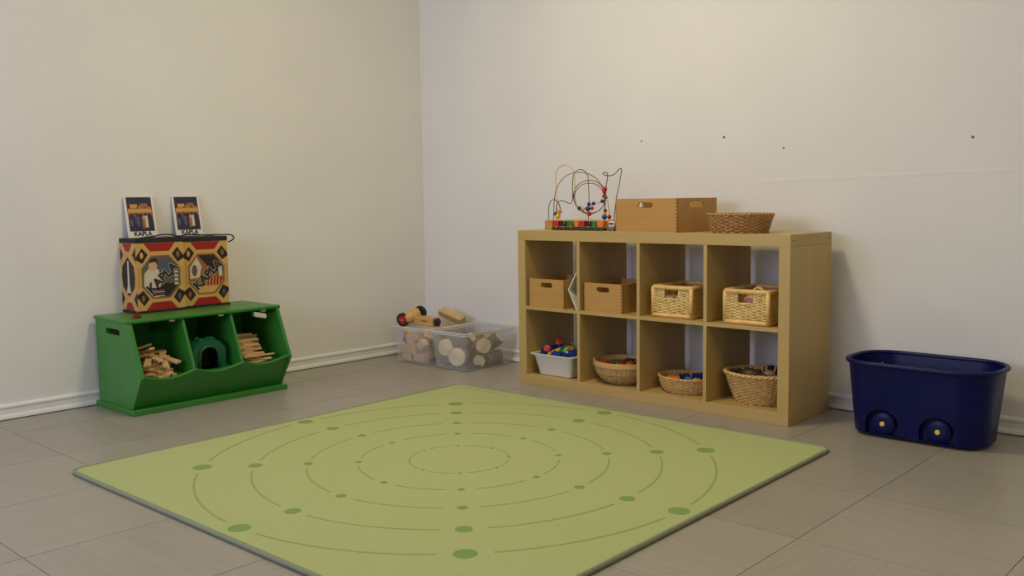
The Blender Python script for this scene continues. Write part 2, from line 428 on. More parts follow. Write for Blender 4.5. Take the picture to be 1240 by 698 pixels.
# ------------------------------------------------------------------ birch cube shelf
SX, SY, SW, SH, SD = 1.217, -0.4505, 1.49, 0.79, 0.39
def build_shelf():
    t = thing('cube_shelf', 'birch shelf unit with eight open cubbies against the back wall', 'shelf', (SX, SY, 0))
    e = .0012
    obj('top_panel', bx(0, SW, 0, SD, SH-.05, SH, e), MT['birch'], t)
    obj('bottom_panel', bx(0, SW, 0, SD, 0, .05, e), MT['birch'], t)
    for x in (0, SW-.05): obj('side_panel', bx(x, x+.05, 0, SD, .05, SH-.05, e), MT['birch_z'], t)
    for k in range(3):
        x = .05+.335*(k+1)+.0167*k
        obj('divider', bx(x, x+.0167, .001, SD, .05, SH-.05), MT['birch_z'], t)
    for k in range(4):
        x = .05+(.335+.0167)*k
        obj('shelf_board', bx(x, x+.335, .001, SD, .387, .403), MT['birch'], t)
    for (y, z) in ((.03, .765), (.36, .765), (.03, .025), (.36, .025)):
        bm = B(); lathe(bm, [(.005, 0), (.005, .0008)], 10, mat=frame((SW, y, z), (0, 1, 0), (0, 0, 1), (1, 0, 0))); obj('dowel_cap', bm, MT['cap'], t)
build_shelf()
def SLX(k): return SX+.05+(.335+.0167)*k       # left inner face of cubby k

# ------------------------------------------------------------------ finger jointed beech boxes
def stadium(cx, cy, hw, hr, n=8):
    pts = []
    for i in range(n+1): a = -PI/2+PI*i/n; pts.append((cx+hw-hr+hr*math.cos(a), cy+hr*math.sin(a)))
    for i in range(n+1): a = PI/2+PI*i/n; pts.append((cx-hw+hr+hr*math.cos(a), cy+hr*math.sin(a)))
    return pts
def wood_box(name, label, w, d, h, loc, rotz, group, side_holes):
    """origin at the front left corner, x along the front, y backwards"""
    t = thing(name, label, 'box', loc, rotz, group); th = .010
    hz = h-.030
    def wall(nm, L, M_, hole):
        bm = B(); plate(bm, [(0, 0), (L, 0), (L, h), (0, h)], [stadium(L/2, hz, .038 if w < .3 else .048, .0125)] if hole else [], th, M_)
        return obj(nm, bm, MT['beech'], t)
    wall('front_panel', w, frame((0, 0, 0), (1, 0, 0), (0, 0, 1), (0, 1, 0)), True)
    wall('back_panel', w, frame((0, d-th, 0), (1, 0, 0), (0, 0, 1), (0, 1, 0)), True)
    wall('side_panel', d-2*th, frame((0, th, 0), (0, 1, 0), (0, 0, 1), (1, 0, 0)), side_holes)
    wall('side_panel', d-2*th, frame((w-th, th, 0), (0, 1, 0), (0, 0, 1), (1, 0, 0)), side_holes)
    obj('bottom_panel', bx(th, w-th, th, d-th, .004, .010), MT['beech'], t)
    bm = B(); n = int(h/.014); s = h/n; e = .0004
    for k in range(n):
        z = k*s+s*.25
        for x in (0, w-th): box(bm, x-(e if x == 0 else 0), x+th*(.55)+(e if x else 0) if x == 0 else x+th+e, -e, .002, z, z+s*.5)
        box(bm, w-.002, w+e, -e, th*.6, z, z+s*.5); box(bm, -e, .002, -e, th*.6, z, z+s*.5)
    obj('finger_joint', bm, MT['beech_end'], t, kind='stuff')
    return t
wood_box('wooden_box', 'largest beech box, standing on top of the shelf beside the wicker bowl', .395, .262, .153, (1.772, -.362, SH), math.radians(-10.5), 'beech boxes', True)
wood_box('wooden_box', 'beech box with slot handle in the upper left cubby', .232, .30, .143, (1.284, -.442, .403), 0, 'beech boxes', False)
wood_box('wooden_box', 'beech box with slot handle in the second upper cubby, next to the rattan baskets', .228, .30, .138, (1.632, -.432, .403), 0, 'beech boxes', False)
# white folded card squeezed beside the first box
bm = B()
for (a, b) in (((1.599, .590), (1.548, .502)), ((1.548, .502), (1.598, .404))):
    d = (Vector((b[0]-a[0], b[1]-a[1])).normalized()); n = Vector((-d.y, d.x))*.0025
    p = [Vector(a)-n, Vector(b)-n, Vector(b)+n, Vector(a)+n]
    ring_loft(bm, [[(q.x, y, q.y) for q in p] for y in (-.448, -.33)])
tag(obj('folded_card', bm, MT['paper']), 'white folded card wedged between beech box and shelf divider', 'card')

# ------------------------------------------------------------------ wicker
def weave_ring(bm, rx, ry, z, amp, ns, ph, r, sup=4, n=5, mi=0, cx=0, cy=0):
    m = ns*sup; pts = []
    for k in range(m):
        a = 2*PI*k/m; o = amp*math.cos(ns/2*a*1.0*1 + ph)
        pts.append((cx+(rx+o)*math.cos(a), cy+(ry+o)*math.sin(a), z))
    tube(bm, pts, r, n, closed=True, mi=mi)
def wicker_basket(name, label, prof, loc, ns, m, m_rim, group, rs=.0032, rim_r=.006, cat='basket', rotz=0):
    """prof: list of (z, rx, ry) from base to rim"""
    t = thing(name, label, cat, loc, rotz, group)
    def at(z):
        for a, b in zip(prof, prof[1:]):
            if z <= b[0] or b is prof[-1]:
                k = (z-a[0])/(b[0]-a[0]); return a[1]+(b[1]-a[1])*k, a[2]+(b[2]-a[2])*k
    H = prof[-1][0]; bm = B(); z = rs; i = 0
    while z < H-rim_r:
        rx, ry = at(z); weave_ring(bm, rx, ry, z, rs*.9, ns, PI*i, rs); z += rs*1.75; i += 1
    obj('weave', bm, m, t, smooth=2, kind='stuff')
    bm = B()
    for k in range(ns):
        a = 2*PI*(k)/ns
        tube(bm, [(p[1]*math.cos(a), p[2]*math.sin(a), max(.002, p[0])) for p in prof], rs*.8, 5)
    obj('stakes', bm, m, t, smooth=2, kind='stuff')
    bm = B(); rx, ry = at(H)
    for s in (0, PI):
        pts = []
        for k in range(120):
            a = 2*PI*k/120; q = a*ns*.6
            q = 2*PI*round(ns*.6)*k/120 + s
            pts.append(((rx+rim_r*.6*math.cos(q))*math.cos(a), (ry+rim_r*.6*math.cos(q))*math.sin(a), H-rim_r*.5+rim_r*.6*math.sin(q)))
        tube(bm, pts, rim_r*.75, 6, closed=True)
    obj('rim', bm, m_rim, t, smooth=2)
    bm = B(); lathe(bm, [(1, .001), (1, .005)], 32, sx=prof[0][1], sy=prof[0][2]); obj('base', bm, m, t)
    return t
wicker_basket('wicker_bowl', 'shallow brown oval wicker bowl on top of the shelf', [(0, .118, .100), (.04, .130, .112), (.082, .144, .124)], (2.405, -.315, SH), 36, MT['wicker'], MT['wicker'], 'wicker baskets', .0042, .005)
wicker_basket('wicker_basket', 'low oval wicker basket with a few bright toys in the third lower cubby', [(0, .105, .085), (.03, .125, .105), (.075, .138, .118)], (2.135, -.30, .05), 34, MT['wicker_l'], MT['wicker_l'], 'wicker baskets', .0036, .0045)
wicker_basket('wicker_basket', 'tall flared wicker basket of brown toys in the lower right cubby', [(0, .100, .078), (.06, .124, .100), (.135, .150, .126)], (2.495, -.30, .05), 34, MT['wicker_l'], MT['wicker_l'], 'wicker baskets', .0038, .0075)
# coiled bowl with a bent wood band
def coiled_bowl():
    t = thing('coiled_bowl', 'speckled coiled bowl with a pale wood rim in the second lower cubby', 'basket', (1.782, -.305, .05))
    prof = [(0, .075), (.012, .100), (.03, .125), (.055, .144), (.085, .151)]
    bm = B()
    for k in range(22):
        z = .003+.004*k
        for a, b in zip(prof, prof[1:]):
            if z <= b[0] or b is prof[-1]: r = a[1]+(b[1]-a[1])*(z-a[0])/(b[0]-a[0]); break
        tube(bm, [(r*math.cos(2*PI*i/48), r*.92*math.sin(2*PI*i/48), z) for i in range(48)], .0034, 5, closed=True)
    obj('coils', bm, MT['coil'], t, smooth=2, kind='stuff')
    bm = B(); lathe(bm, [(.08, .001), (.08, .006)], 32, sy=.92); obj('base', bm, MT['coil'], t)
    bm = B(); rings = []
    for i in range(64):
        a = 2*PI*i/64; c, s = math.cos(a), math.sin(a)
        rings.append([((.1505+o)*c, (.1505+o)*.92*s, z) for o, z in ((0, .088), (.006, .088), (.0085, .112), (.0015, .112))])
    ring_loft(bm, rings, loop=True); obj('rim_band', bm, MT['bandw'], t, smooth=True)
    for a in (3.55, 3.85, 4.05):
        bm = B(); c, s = math.cos(a), math.sin(a)
        box(bm, -.004, .004, -.0055, .0055, .086, .1135, mat=TR((.155*c, .155*.92*s, 0), (0, 0, a+PI/2)))
        obj('binding', bm, MT['wicker'], t)
coiled_bowl()
# rectangular rattan baskets
def rattan_basket(label, loc, w, d, h, group):
    t = thing('rattan_basket', label, 'basket', loc, 0, group); rr_ = .0105
    def rail(nm, z):
        bm = B(); p = rrect(w/2-rr_, d/2-rr_, .012, 4, w/2, d/2); tube(bm, [(x, y, z) for x, y in p], rr_, 8, closed=True)
        return obj(nm, bm, MT['rattan_wrap'], t, smooth=2)
    rail('top_rail', h-rr_); rail('bottom_rail', rr_)
    for x in (rr_, w-rr_):
        for y in (rr_, d-rr_):
            bm = B(); tube(bm, [(x, y, rr_), (x, y, h-rr_)], .0095, 8); obj('corner_post', bm, MT['rattan_wrap'], t, smooth=2)
    z0, z1, sr = 2*rr_+.001, h-2*rr_-.001, .0030
    hb = h-.062                                                     # lower edge of the handle hole
    def face(nm, L, M_, hole):
        bm = B(); ns = int(L/.026); sp = (L-.026)/ns
        hx0, hx1 = L*.29, L*.68
        st = [.013+sp*k for k in range(ns+1)]
        for x in st:
            top = hb if hole and hx0 < x < hx1 else z1+.003
            for o in (-.0035, .0035): tube(bm, [(x+o, 0, z0-.003), (x+o, 0, top)], .0026, 5)
        z = z0+sr; i = 0
        while z < z1:
            segs = [(.004, L-.004)]
            if hole and z > hb: segs = [(.004, hx0), (hx1, L-.004)]
            for a, b in segs:
                n = max(4, int((b-a)/(sp/4)))
                pts = [(a+(b-a)*k/n, .0034*math.cos(PI*((a+(b-a)*k/n)-.013)/sp+PI*i), z) for k in range(n+1)]
                tube(bm, pts, sr, 5)
            z += sr*2.05; i += 1
        if hole:
            tube(bm, [(hx0-.004, 0, hb), (hx1+.004, 0, hb)], .0042, 6)
            for x in (hx0, hx1): tube(bm, [(x, 0, hb), (x, 0, z1+.003)], .0042, 6)
        bmesh.ops.transform(bm, matrix=M_, verts=bm.verts)
        o = obj(nm, bm, MT['rattan'], t, smooth=2, kind='stuff')
    face('front_weave', w-2*rr_, frame((rr_, rr_, 0), (1, 0, 0), (0, 1, 0), (0, 0, 1)), True)
    face('back_weave', w-2*rr_, frame((rr_, d-rr_, 0), (1, 0, 0), (0, 1, 0), (0, 0, 1)), True)
    face('side_weave', d-2*rr_, frame((w-rr_, rr_, 0), (0, 1, 0), (-1, 0, 0), (0, 0, 1)), False)
    face('side_weave', d-2*rr_, frame((rr_, rr_, 0), (0, 1, 0), (-1, 0, 0), (0, 0, 1)), False)
    obj('base', bx(rr_, w-rr_, rr_, d-rr_, .006, .013), MT['rattan'], t)
    return t
rattan_basket('rectangular rattan basket with handle hole in the third upper cubby', (2.011, -.424, .403), .222, .29, .148, 'rattan baskets')
rattan_basket('rectangular rattan basket with a pinkish toy showing in the upper right cubby', (2.386, -.433, .403), .222, .29, .152, 'rattan baskets')

# ------------------------------------------------------------------ bead maze on the shelf
def bead_maze():
    t = thing('bead_maze', 'bead maze with looped red, black and yellow wires on the shelf top', 'toy', (0, 0, 0))
    obj('base', bx(1.270, 1.690, -.300, -.185, SH, SH+.048, .003), MT['beech'], t)
    W = {
    'yellow':[(1.272,-.2,.838),(1.272,-0.200,0.879),(1.270,-0.200,0.951),(1.266,-0.200,1.018),(1.267,-0.200,1.074),(1.289,-0.210,1.103),(1.326,-0.220,1.119),(1.363,-0.230,1.119),(1.402,-0.240,1.106),(1.429,-0.250,1.079),(1.433,-0.250,1.031),(1.426,-0.240,0.977),(1.432,-0.240,0.923),(1.452,-0.230,0.890),(1.485,-0.220,0.898),(1.519,-0.210,0.919),(1.579,-0.210,0.929),(1.614,-0.220,0.937),(1.623,-0.220,0.900),(1.628,-0.220,0.858),(1.629,-0.220,0.836)],
    'red':[(1.306,-0.270,0.833),(1.308,-0.270,0.880),(1.313,-0.270,0.940),(1.323,-0.270,0.984),(1.337,-0.260,1.025),(1.364,-0.250,1.057),(1.414,-0.250,1.076),(1.462,-0.250,1.080),(1.510,-0.250,1.073),(1.565,-0.260,1.054),(1.612,-0.270,1.021),(1.635,-0.270,0.990),(1.634,-0.260,0.953),(1.624,-0.260,0.916),(1.586,-0.250,0.887),(1.535,-0.240,0.874),(1.479,-0.230,0.879),(1.430,-0.220,0.901),(1.404,-0.220,0.934),(1.409,-0.230,0.972),(1.436,-0.240,1.009),(1.483,-0.250,1.031),(1.527,-0.250,1.038),(1.578,-0.260,1.030),(1.607,-0.250,1.003),(1.616,-0.240,0.969),(1.606,-0.230,0.927),(1.573,-0.220,0.892),(1.533,-0.220,0.874),(1.499,-0.220,0.869),(1.465,-0.230,0.879),(1.436,-0.240,0.909),(1.428,-0.250,0.945),(1.445,-0.260,0.982),(1.485,-0.270,1.011),(1.525,-0.270,1.022),(1.565,-0.260,1.020),(1.598,-0.260,1.003),(1.639,-0.280,0.974),(1.649,-0.285,0.922),(1.649,-0.285,0.880),(1.648,-0.285,0.838)],
    'black':[(1.285,-0.285,0.836),(1.286,-0.285,0.886),(1.288,-0.280,0.922),(1.306,-0.280,0.941),(1.319,-0.270,0.942),(1.340,-0.270,0.927),(1.344,-0.260,0.896),(1.339,-0.260,0.866),(1.312,-0.250,0.869),(1.301,-0.240,0.902),(1.303,-0.230,0.929),(1.320,-0.220,0.938),(1.349,-0.220,0.931),(1.375,-0.220,0.923),(1.392,-0.220,0.939),(1.395,-0.220,0.988),(1.396,-0.220,1.043),(1.407,-0.220,1.078),(1.431,-0.210,1.095),(1.465,-0.210,1.087),(1.493,-0.220,1.062),(1.506,-0.230,1.013),(1.516,-0.240,0.960),(1.518,-0.240,0.911),(1.508,-0.240,0.885),(1.514,-0.240,0.836)],
    'black2':[(1.663,-0.230,0.836),(1.679,-0.230,0.942),(1.696,-0.230,1.009),(1.711,-0.230,1.082),(1.707,-0.235,1.091),(1.694,-0.240,1.079),(1.679,-0.250,1.062),(1.657,-0.260,1.057),(1.631,-0.260,1.062),(1.612,-0.250,1.069),(1.616,-0.240,1.075),(1.632,-0.240,1.071),(1.640,-0.250,1.047),(1.639,-0.260,1.005),(1.642,-0.270,0.953),(1.640,-0.270,0.890),(1.640,-0.270,0.836)]}
    for k, p in W.items():
        bm = B(); tube(bm, spline(p, 5), .0021, 6)
        o = obj('wire', bm, {'y': MT['wire_y'], 'r': MT['wire_r'], 'b': MT['wire_k']}[k[0]], t, smooth=2)
        o['label'] = {'yellow': 'yellow wire arch', 'red': 'red wire coiled in two circles', 'black': 'black wire with low waves at left', 'black2': 'black wire with a kinked top at right'}[k]
    cm = {'red': RED, 'red2': RED, 'dark': GREY, 'blue': BLUE, 'yellow': YEL, 'gray': GREY, 'orange': ORANGE, 'green': col('muted green', srgb(50, 80, 56))}
    for c, p, r in (('red',(1.638,-0.270,0.992),0.0130),('red',(1.636,-0.270,0.979),0.0110),('red2',(1.633,-0.265,0.958),0.0120),('dark',(1.645,-0.270,0.950),0.0090),('blue',(1.608,-0.250,0.933),0.0100),('blue',(1.522,-0.210,0.921),0.0100),('blue',(1.515,-0.240,0.919),0.0100),('blue',(1.445,-0.230,0.898),0.0110),('yellow',(1.470,-0.230,0.895),0.0095),('blue',(1.516,-0.250,0.896),0.0130),('red',(1.531,-0.235,0.898),0.0100),('red',(1.518,-0.240,0.870),0.0120),('gray',(1.640,-0.270,0.886),0.0100),('yellow',(1.645,-0.280,0.872),0.0085),('blue',(1.643,-0.280,0.855),0.0130),('red',(1.628,-0.220,0.854),0.0110),('orange',(1.341,-0.260,0.883),0.0110),('green',(1.305,-0.250,0.870),0.0110),('yellow',(1.328,-0.260,0.858),0.0140)):
        bm = B(); ball(bm, p, r, 12); o = obj('bead', bm, cm[c], t, smooth=2); o['label'] = c.replace('2', '').replace('dark', 'dark grey').replace('gray', 'grey') + ' wooden bead'
bead_maze()
def train_car(x, L, mats, label, kind, y=-.352):
    t = thing('toy_train_car', label, 'toy', (x, y, SH), 0, 'toy train in front of the bead maze'); d = .013
    obj('chassis', bx(-L/2+.001, L/2-.001, -d*.9, d*.9, .011, .020), MT['beech'], t)
    if kind == 'truck':
        bm = B(); ring_loft(bm, [[(-L*.42, s, .020), (L*.42, s, .020), (L*.5, s, .047), (-L*.5, s, .047)] for s in (-d, d)]); obj('body', bm, mats[0], t)
    elif kind == 'engine':
        bm = B(); box(bm, -L*.48, L*.48, -d, d, .020, .034, bev=.003); obj('body', bm, mats[0], t)
        for s in (-.28, .25):
            bm = B(); lathe(bm, [(.006, .033), (.006, .041), (.0075, .044), (.005, .046)], 10, mat=TR((L*s, 0, 0))); obj('chimney', bm, mats[0], t, smooth=True)
    else:
        bm = B(); box(bm, -L*.45, L*.45, -d, d, .019, .046, bev=.004); obj('body', bm, mats[0], t)
        bm = B(); box(bm, -L*.30, L*.36, -d-.0006, -d+.002, .029, .040, bev=.001); obj('window', bm, BLK, t)
    for s in (-.28, .28):
        for q in (-1, 1):
            bm = B(); lathe(bm, [(.0092, 0), (.0092, .006), (.004, .0062)], 14, mat=frame((L*s, q*d*.75, .0092), (1, 0, 0), (0, 0, 1), (0, q, 0)))
            wh = obj('wheel', bm, BLK if kind != 'car' else GREY, t, smooth=True)
            bm = B(); lathe(bm, [(.004, .006), (.003, .0075)], 10, mat=frame((L*s, q*d*.75, .0092), (1, 0, 0), (0, 0, 1), (0, q, 0))); obj('hub', bm, GREY, wh)
for (x, L, m, k, lab) in ((1.398,.046,RED,'truck','red toy train wagon, leftmost of the row before the bead maze'),
    (1.445,.042,BLK,'engine','black toy engine between the red and green wagons at left'),
    (1.494,.044,GREEN,'truck','green toy train wagon near the left, right of a black engine'),
    (1.533,.031,ORANGE,'truck','small orange toy train wagon touching the middle red wagon'),
    (1.567,.034,RED,'truck','red toy train wagon in the middle of the row, beside orange'),
    (1.605,.040,BLK,'engine','black toy engine right of the middle red wagon'),
    (1.644,.032,GREEN,'truck','small green toy train wagon right of the second black engine'),
    (1.681,.040,ORANGE,'truck','long orange toy train wagon at the right end of the row'),
    (1.746,.036,WHT,'car','small white toy car beside the large beech box')):
    train_car(x, L, [m], lab, k)

# ------------------------------------------------------------------ white tub with toys
def white_tub():
    t = thing('white_tub', 'white plastic tub full of bright toys in the lower left cubby', 'tub', (1.424, -.255, .05))
    bm = B(); th = .003
    lv = [(.0, .098, .150, .015), (.004, .104, .158, .018), (.100, .124, .180, .022), (.106, .126, .182, .022), (.107, .144, .196, .03), (.112, .145, .197, .03), (.1125, .124, .180, .022), (.100, .121, .177, .02), (.006, .100, .153, .015)]
    ring_loft(bm, [[(x, y, z) for x, y in rrect(a, b, r, 5)] for z, a, b, r in lv]); obj('body', bm, MT['white'], t, smooth=True)
white_tub()
def brick(name, label, loc, rot, m, nx=2, ny=2, u=.016, h=.019, group=None, cat='toy brick'):
    t = thing(name, label, cat, loc, 0, group); t.rotation_euler = rot
    bm = B(); L, W_ = nx*u, ny*u; box(bm, -L/2, L/2, -W_/2, W_/2, 0, h, bev=.0008); obj('body', bm, m, t)
    sm = None
    for i in range(nx):
        for j in range(ny):
            if sm is None:
                bm = B(); lathe(bm, [(.0047, 0), (.0047, .0042)], 10); sm = obj('stud', bm, m, t); o = sm
            else: o = sm.copy(); C.objects.link(o)
            o.location = (-L/2+u*(i+.5), -W_/2+u*(j+.5), h)
    return t
def toy_disc(label, loc, rot, m, r=.018, w=.014, group=None):
    t = thing('toy_disc', label, 'toy', loc, 0, group); t.rotation_euler = rot
    bm = B(); lathe(bm, [(r*.6, 0), (r, .003), (r, w-.003), (r*.6, w)], 16); obj('tyre', bm, m, t, smooth=True)
    bm = B(); lathe(bm, [(r*.45, -.001), (r*.45, w+.002), (r*.25, w+.003)], 12); obj('hub', bm, m, t)
G1 = 'toys in the white tub'
# pile bed: larger bricks low in the tub carry the visible ones
for (y, z, m, lab) in ((-.352, .058, BLUE, 'large blue toy brick at the bottom front of the white tub'), (-.255, .058, RED, 'large red toy brick at the bottom middle of the white tub'), (-.158, .058, GREEN, 'large green toy brick at the bottom back of the white tub'),
                      (-.354, .106, YEL, 'large yellow toy brick in the upper layer at the front of the white tub'), (-.255, .106, BLUE, 'large blue toy brick in the upper middle of the white tub'), (-.156, .106, RED, 'large red toy brick in the upper layer at the back of the white tub')):
    brick('toy_brick', lab, (1.424, y, z), (0, 0, 0), m, 6, 3, .031, .042, G1)
for (x, y, z, rot, m, nx, ny, h, lab) in (
    (1.352, -.375, .160, (.25, -.45, .4), BLUE, 4, 3, .022, 'slanted blue toy brick at the left end of the white tub'),
    (1.362, -.305, .170, (.1, -.45, .6), BLUE, 4, 3, .022, 'blue toy brick behind the red discs in the white tub'),
    (1.408, -.385, .160, (.2, -.35, .6), YEL, 4, 2, .018, 'long yellow toy beam lying across the white tub'),
    (1.440, -.320, .172, (.2, -.4, .5), YEL, 4, 2, .018, 'yellow toy brick at the back of the heap in the white tub'),
    (1.437, -.405, .157, (.1, .1, .2), BLUE, 3, 2, .018, 'small blue toy brick in the middle of the white tub front'),
    (1.508, -.385, .162, (.3, -.15, .25), BLUE, 4, 2, .020, 'blue toy brick at the right front corner of the white tub')):
    brick('toy_brick', lab, (x, y, z), rot, m, nx, ny, h=h, u=.018, group=G1)
toy_disc('red round toy disc lying at the front left of the white tub', (1.372, -.405, .186), (1.2, 0, .6), RED, .017, .014, G1)
toy_disc('red round toy disc higher up at the back left of the white tub', (1.385, -.325, .212), (1.1, 0, .6), RED, .018, .014, G1)
toy_disc('red round toy disc at the right back of the white tub', (1.520, -.320, .172), (.9, .3, .4), RED, .018, .014, G1)
def toy_blob(name, label, loc, rot, m, parts, cat, group):
    t = thing(name, label, cat, loc, 0, group); t.rotation_euler = rot
    for nm, mm, balls in parts:
        bm = B()
        for c, r, sc in balls: ball(bm, c, r, 9, sc=sc)
        obj(nm, bm, mm, t, smooth=2)
    return t
toy_blob('toy_figure', 'dark green rounded toy figure in the middle of the white tub', (1.460, -.395, .182), (0, 0, 0), DKGREEN, [('body', col('leaf green plastic', srgb(24, 92, 40)), [((0, 0, 0), .016, (1, .8, 1)), ((-.012, 0, -.004), .010, (1, 1, 1))]), ('head', col('leaf green plastic', srgb(24, 92, 40)), [((.004, -.002, .016), .009, (1, 1, 1))])], 'toy', G1)
toy_blob('toy_frog', 'light green toy frog with white eye in the white tub', (1.486, -.395, .186), (0, 0, 0), LTGREEN, [('body', LTGREEN, [((0, 0, 0), .015, (1.1, .8, .9)), ((.008, -.004, .010), .009, (1, 1, 1)), ((-.012, 0, -.006), .008, (1.3, 1, .8))]), ('eye', WHT, [((.016, -.010, -.006), .006, (1.2, 1, .8)), ((.012, -.008, .016), .003, (1, 1, 1))])], 'toy', G1)
toy_blob('toy_figure', 'small black and white toy figure on top of the white tub', (1.462, -.320, .212), (0, 0, .3), BLK, [('body', BLK, [((0, 0, -.006), .009, (1, 1, 1.2)), ((0, 0, .006), .008, (1, 1, 1))]), ('face', TAN, [((.003, -.005, .005), .006, (1, 1, 1)), ((.008, -.003, -.006), .005, (1, 1, 1.3))])], 'toy', G1)

# toys in the coiled bowl
G2 = 'toys in the coiled bowl'
bm = B(); lathe(bm, [(.05, 0), (.130, .062), (.130, .070)], 24, sy=.9, mat=TR((1.782, -.305, .060)))
tag(obj('toy_heap', bm, DKRED, smooth=True), 'loose small red toy pieces filling the coiled bowl', 'toys', kind='stuff')
for (x, y, z, rot, m, nx, ny, lab) in (
    (1.709, -0.365, .134, (0, 0, .3), RED, 2, 2, 'red toy brick at the left edge of the coiled bowl'), (1.742, -0.320, .134, (.1, 0, .8), GREEN, 3, 2, 'green toy brick in the coiled bowl'),
    (1.787, -0.300, .134, (.1, .2, .2), RED, 3, 2, 'larger red toy brick in the middle of the coiled bowl'), (1.749, -0.385, .134, (.1, .1, 1.1), DKRED, 2, 2, 'dark red toy brick at the front of the coiled bowl'),
    (1.797, -0.370, .134, (0, .1, .4), RED, 2, 2, 'red toy brick at the front right of the coiled bowl'), (1.831, -0.330, .134, (.2, 0, .2), ORANGE, 2, 2, 'orange toy brick at the right of the coiled bowl'),
    (1.842, -0.290, .134, (0, .2, .7), RED, 2, 2, 'red toy brick at the far right of the coiled bowl'), (1.772, -0.245, .134, (0, 0, .1), DKGREEN, 3, 2, 'dark green toy brick at the back of the coiled bowl'),
    (1.817, -0.245, .134, (0, 0, .5), RED, 2, 2, 'red toy brick at the back of the coiled bowl')):
    brick('toy_brick', lab, (x, y, z), rot, m, nx, ny, group=G2)
# toys in the low wicker basket
G3 = 'toys in the low wicker basket'
for (x, y, z, rot, m, nx, ny, h, lab) in (
    (2.100, -.355, .058, (0, 0, .4), ORANGE, 4, 2, 0.064, 'orange toy brick at the left in the low wicker basket'), (2.130, -.300, .058, (0, 0, .2), RED, 2, 2, 0.064, 'red toy brick half hidden in the low wicker basket'),
    (2.140, -.335, .058, (0, 0, .7), BLK, 3, 2, 0.076, 'black toy brick in the low wicker basket'), (2.172, -.345, .058, (0, 0, .2), LBLUE, 2, 2, 0.068, 'bright blue toy brick in the low wicker basket'),
    (2.185, -.290, .058, (0, 0, .9), BLUE, 3, 2, 0.078, 'dark blue toy brick at the back of the low wicker basket'), (2.205, -.335, .058, (0, 0, .1), YEL, 2, 2, 0.062, 'yellow toy brick at the right in the low wicker basket'),
    (2.200, -.250, .058, (0, 0, .1), DKGREEN, 3, 2, 0.072, 'dark green toy brick at the back right of the low wicker basket')):
    brick('toy_brick', lab, (x, y, z), rot, m, nx, ny, h=h, group=G3)
# toy animals in the flared basket
G4 = 'brown toys in the flared basket'
def toy_animal(label, loc, rot, m, s=1.0):
    t = thing('toy_animal', label, 'toy animal', loc, 0, G4); t.rotation_euler = rot
    bm = B(); ball(bm, (0, 0, 0), .026*s, 10, sc=(1.6, .85, 1)); ball(bm, (.045*s, 0, .020*s), .014*s, 8, sc=(1, .8, 1.5)); ball(bm, (.058*s, 0, .038*s), .013*s, 8, sc=(1.5, .8, .9))
    obj('body', bm, m, t, smooth=2)
    for a in (-1, 1):
        for b in (-1, 1):
            bm = B(); tube(bm, [(a*.026*s, b*.013*s, -.012*s), (a*.029*s, b*.014*s, -.034*s), (a*.030*s, b*.014*s, -.060*s)], .0068*s, 6, taper=[1.3, .9, .8]); obj('leg', bm, m, t, smooth=2)
    for b in (-1, 1):
        bm = B(); tube(bm, [(.054*s, b*.007*s, .048*s), (.050*s, b*.010*s, .060*s)], .004*s, 5, taper=[1, .4]); obj('ear', bm, m, t)
    bm = B(); tube(bm, [(-.040*s, 0, .006*s), (-.052*s, 0, -.008*s), (-.055*s, 0, -.026*s)], .004*s, 5); obj('tail', bm, m, t)
bm = B(); lathe(bm, [(.075, 0), (.122, .078), (.118, .088)], 24, sy=.82, mat=TR((2.495, -.30, .062)))
tag(obj('toy_heap', bm, DBROWN, smooth=True), 'dark mixed toys filling the flared wicker basket', 'toys', kind='stuff')
toy_animal('big brown toy animal lying on its side in the flared basket', (2.480, -.335, .178), (1.45, .1, .25), BROWN, 1.15)
toy_animal('dark toy animal at the left in the flared basket', (2.420, -.315, .172), (1.5, 0, 1.9), DBROWN, .8)
toy_animal('dark brown toy animal at the back of the flared basket', (2.520, -.225, .180), (1.3, .2, -.3), DBROWN, 1.0)
toy_animal('tan toy animal with legs up at the right of the flared basket', (2.560, -.325, .186), (2.6, .2, .5), TAN, .62)
# contents of the rattan baskets
G5 = 'toys in the rattan baskets'
toy_blob('toy_ball', 'pinkish wooden toy seen through the handle hole of the right rattan basket', (2.497, -.372, .496), (0, 0, 0), TAN, [('body', col('pinkish wood', srgb(196, 138, 100)), [((0, 0, 0), .036, (1.1, .9, 1)), ((.02, .01, .018), .018, (1, 1, 1))])], 'toy', G5)
bm = B(); tube(bm, [(2.515+.026*math.cos(a*PI/8), -.350, .531+.026*math.sin(a*PI/8)) for a in range(16)], .006, 6, closed=True)
tag(obj('wooden_ring', bm, MT['rattan'], smooth=2), 'small wooden ring standing in the right rattan basket', 'ring', G5)
toy_blob('toy_figure', 'dark wooden toy lying low in the right rattan basket', (2.470, -.33, .440), (0, 0, .4), TAN, [('body', MT['wicker'], [((0, 0, 0), .024, (1.8, 1, 1)), ((.04, 0, .01), .016, (1, 1, 1))])], 'toy', G5)
for (x, y, z, rz, lab) in ((2.085, -.385, .417, .2, 'pale wooden block at the left in the third cubby basket'), (2.150, -.375, .417, -.3, 'pale wooden block at the right in the third cubby basket')):
    bm = B(); box(bm, -.032, .032, -.018, .018, 0, .084, bev=.003); o = obj('wooden_block', bm, MT['pine_y']); o.location = (x, y, z); o.rotation_euler = (0, 0, rz); tag(o, lab, 'block', G5)

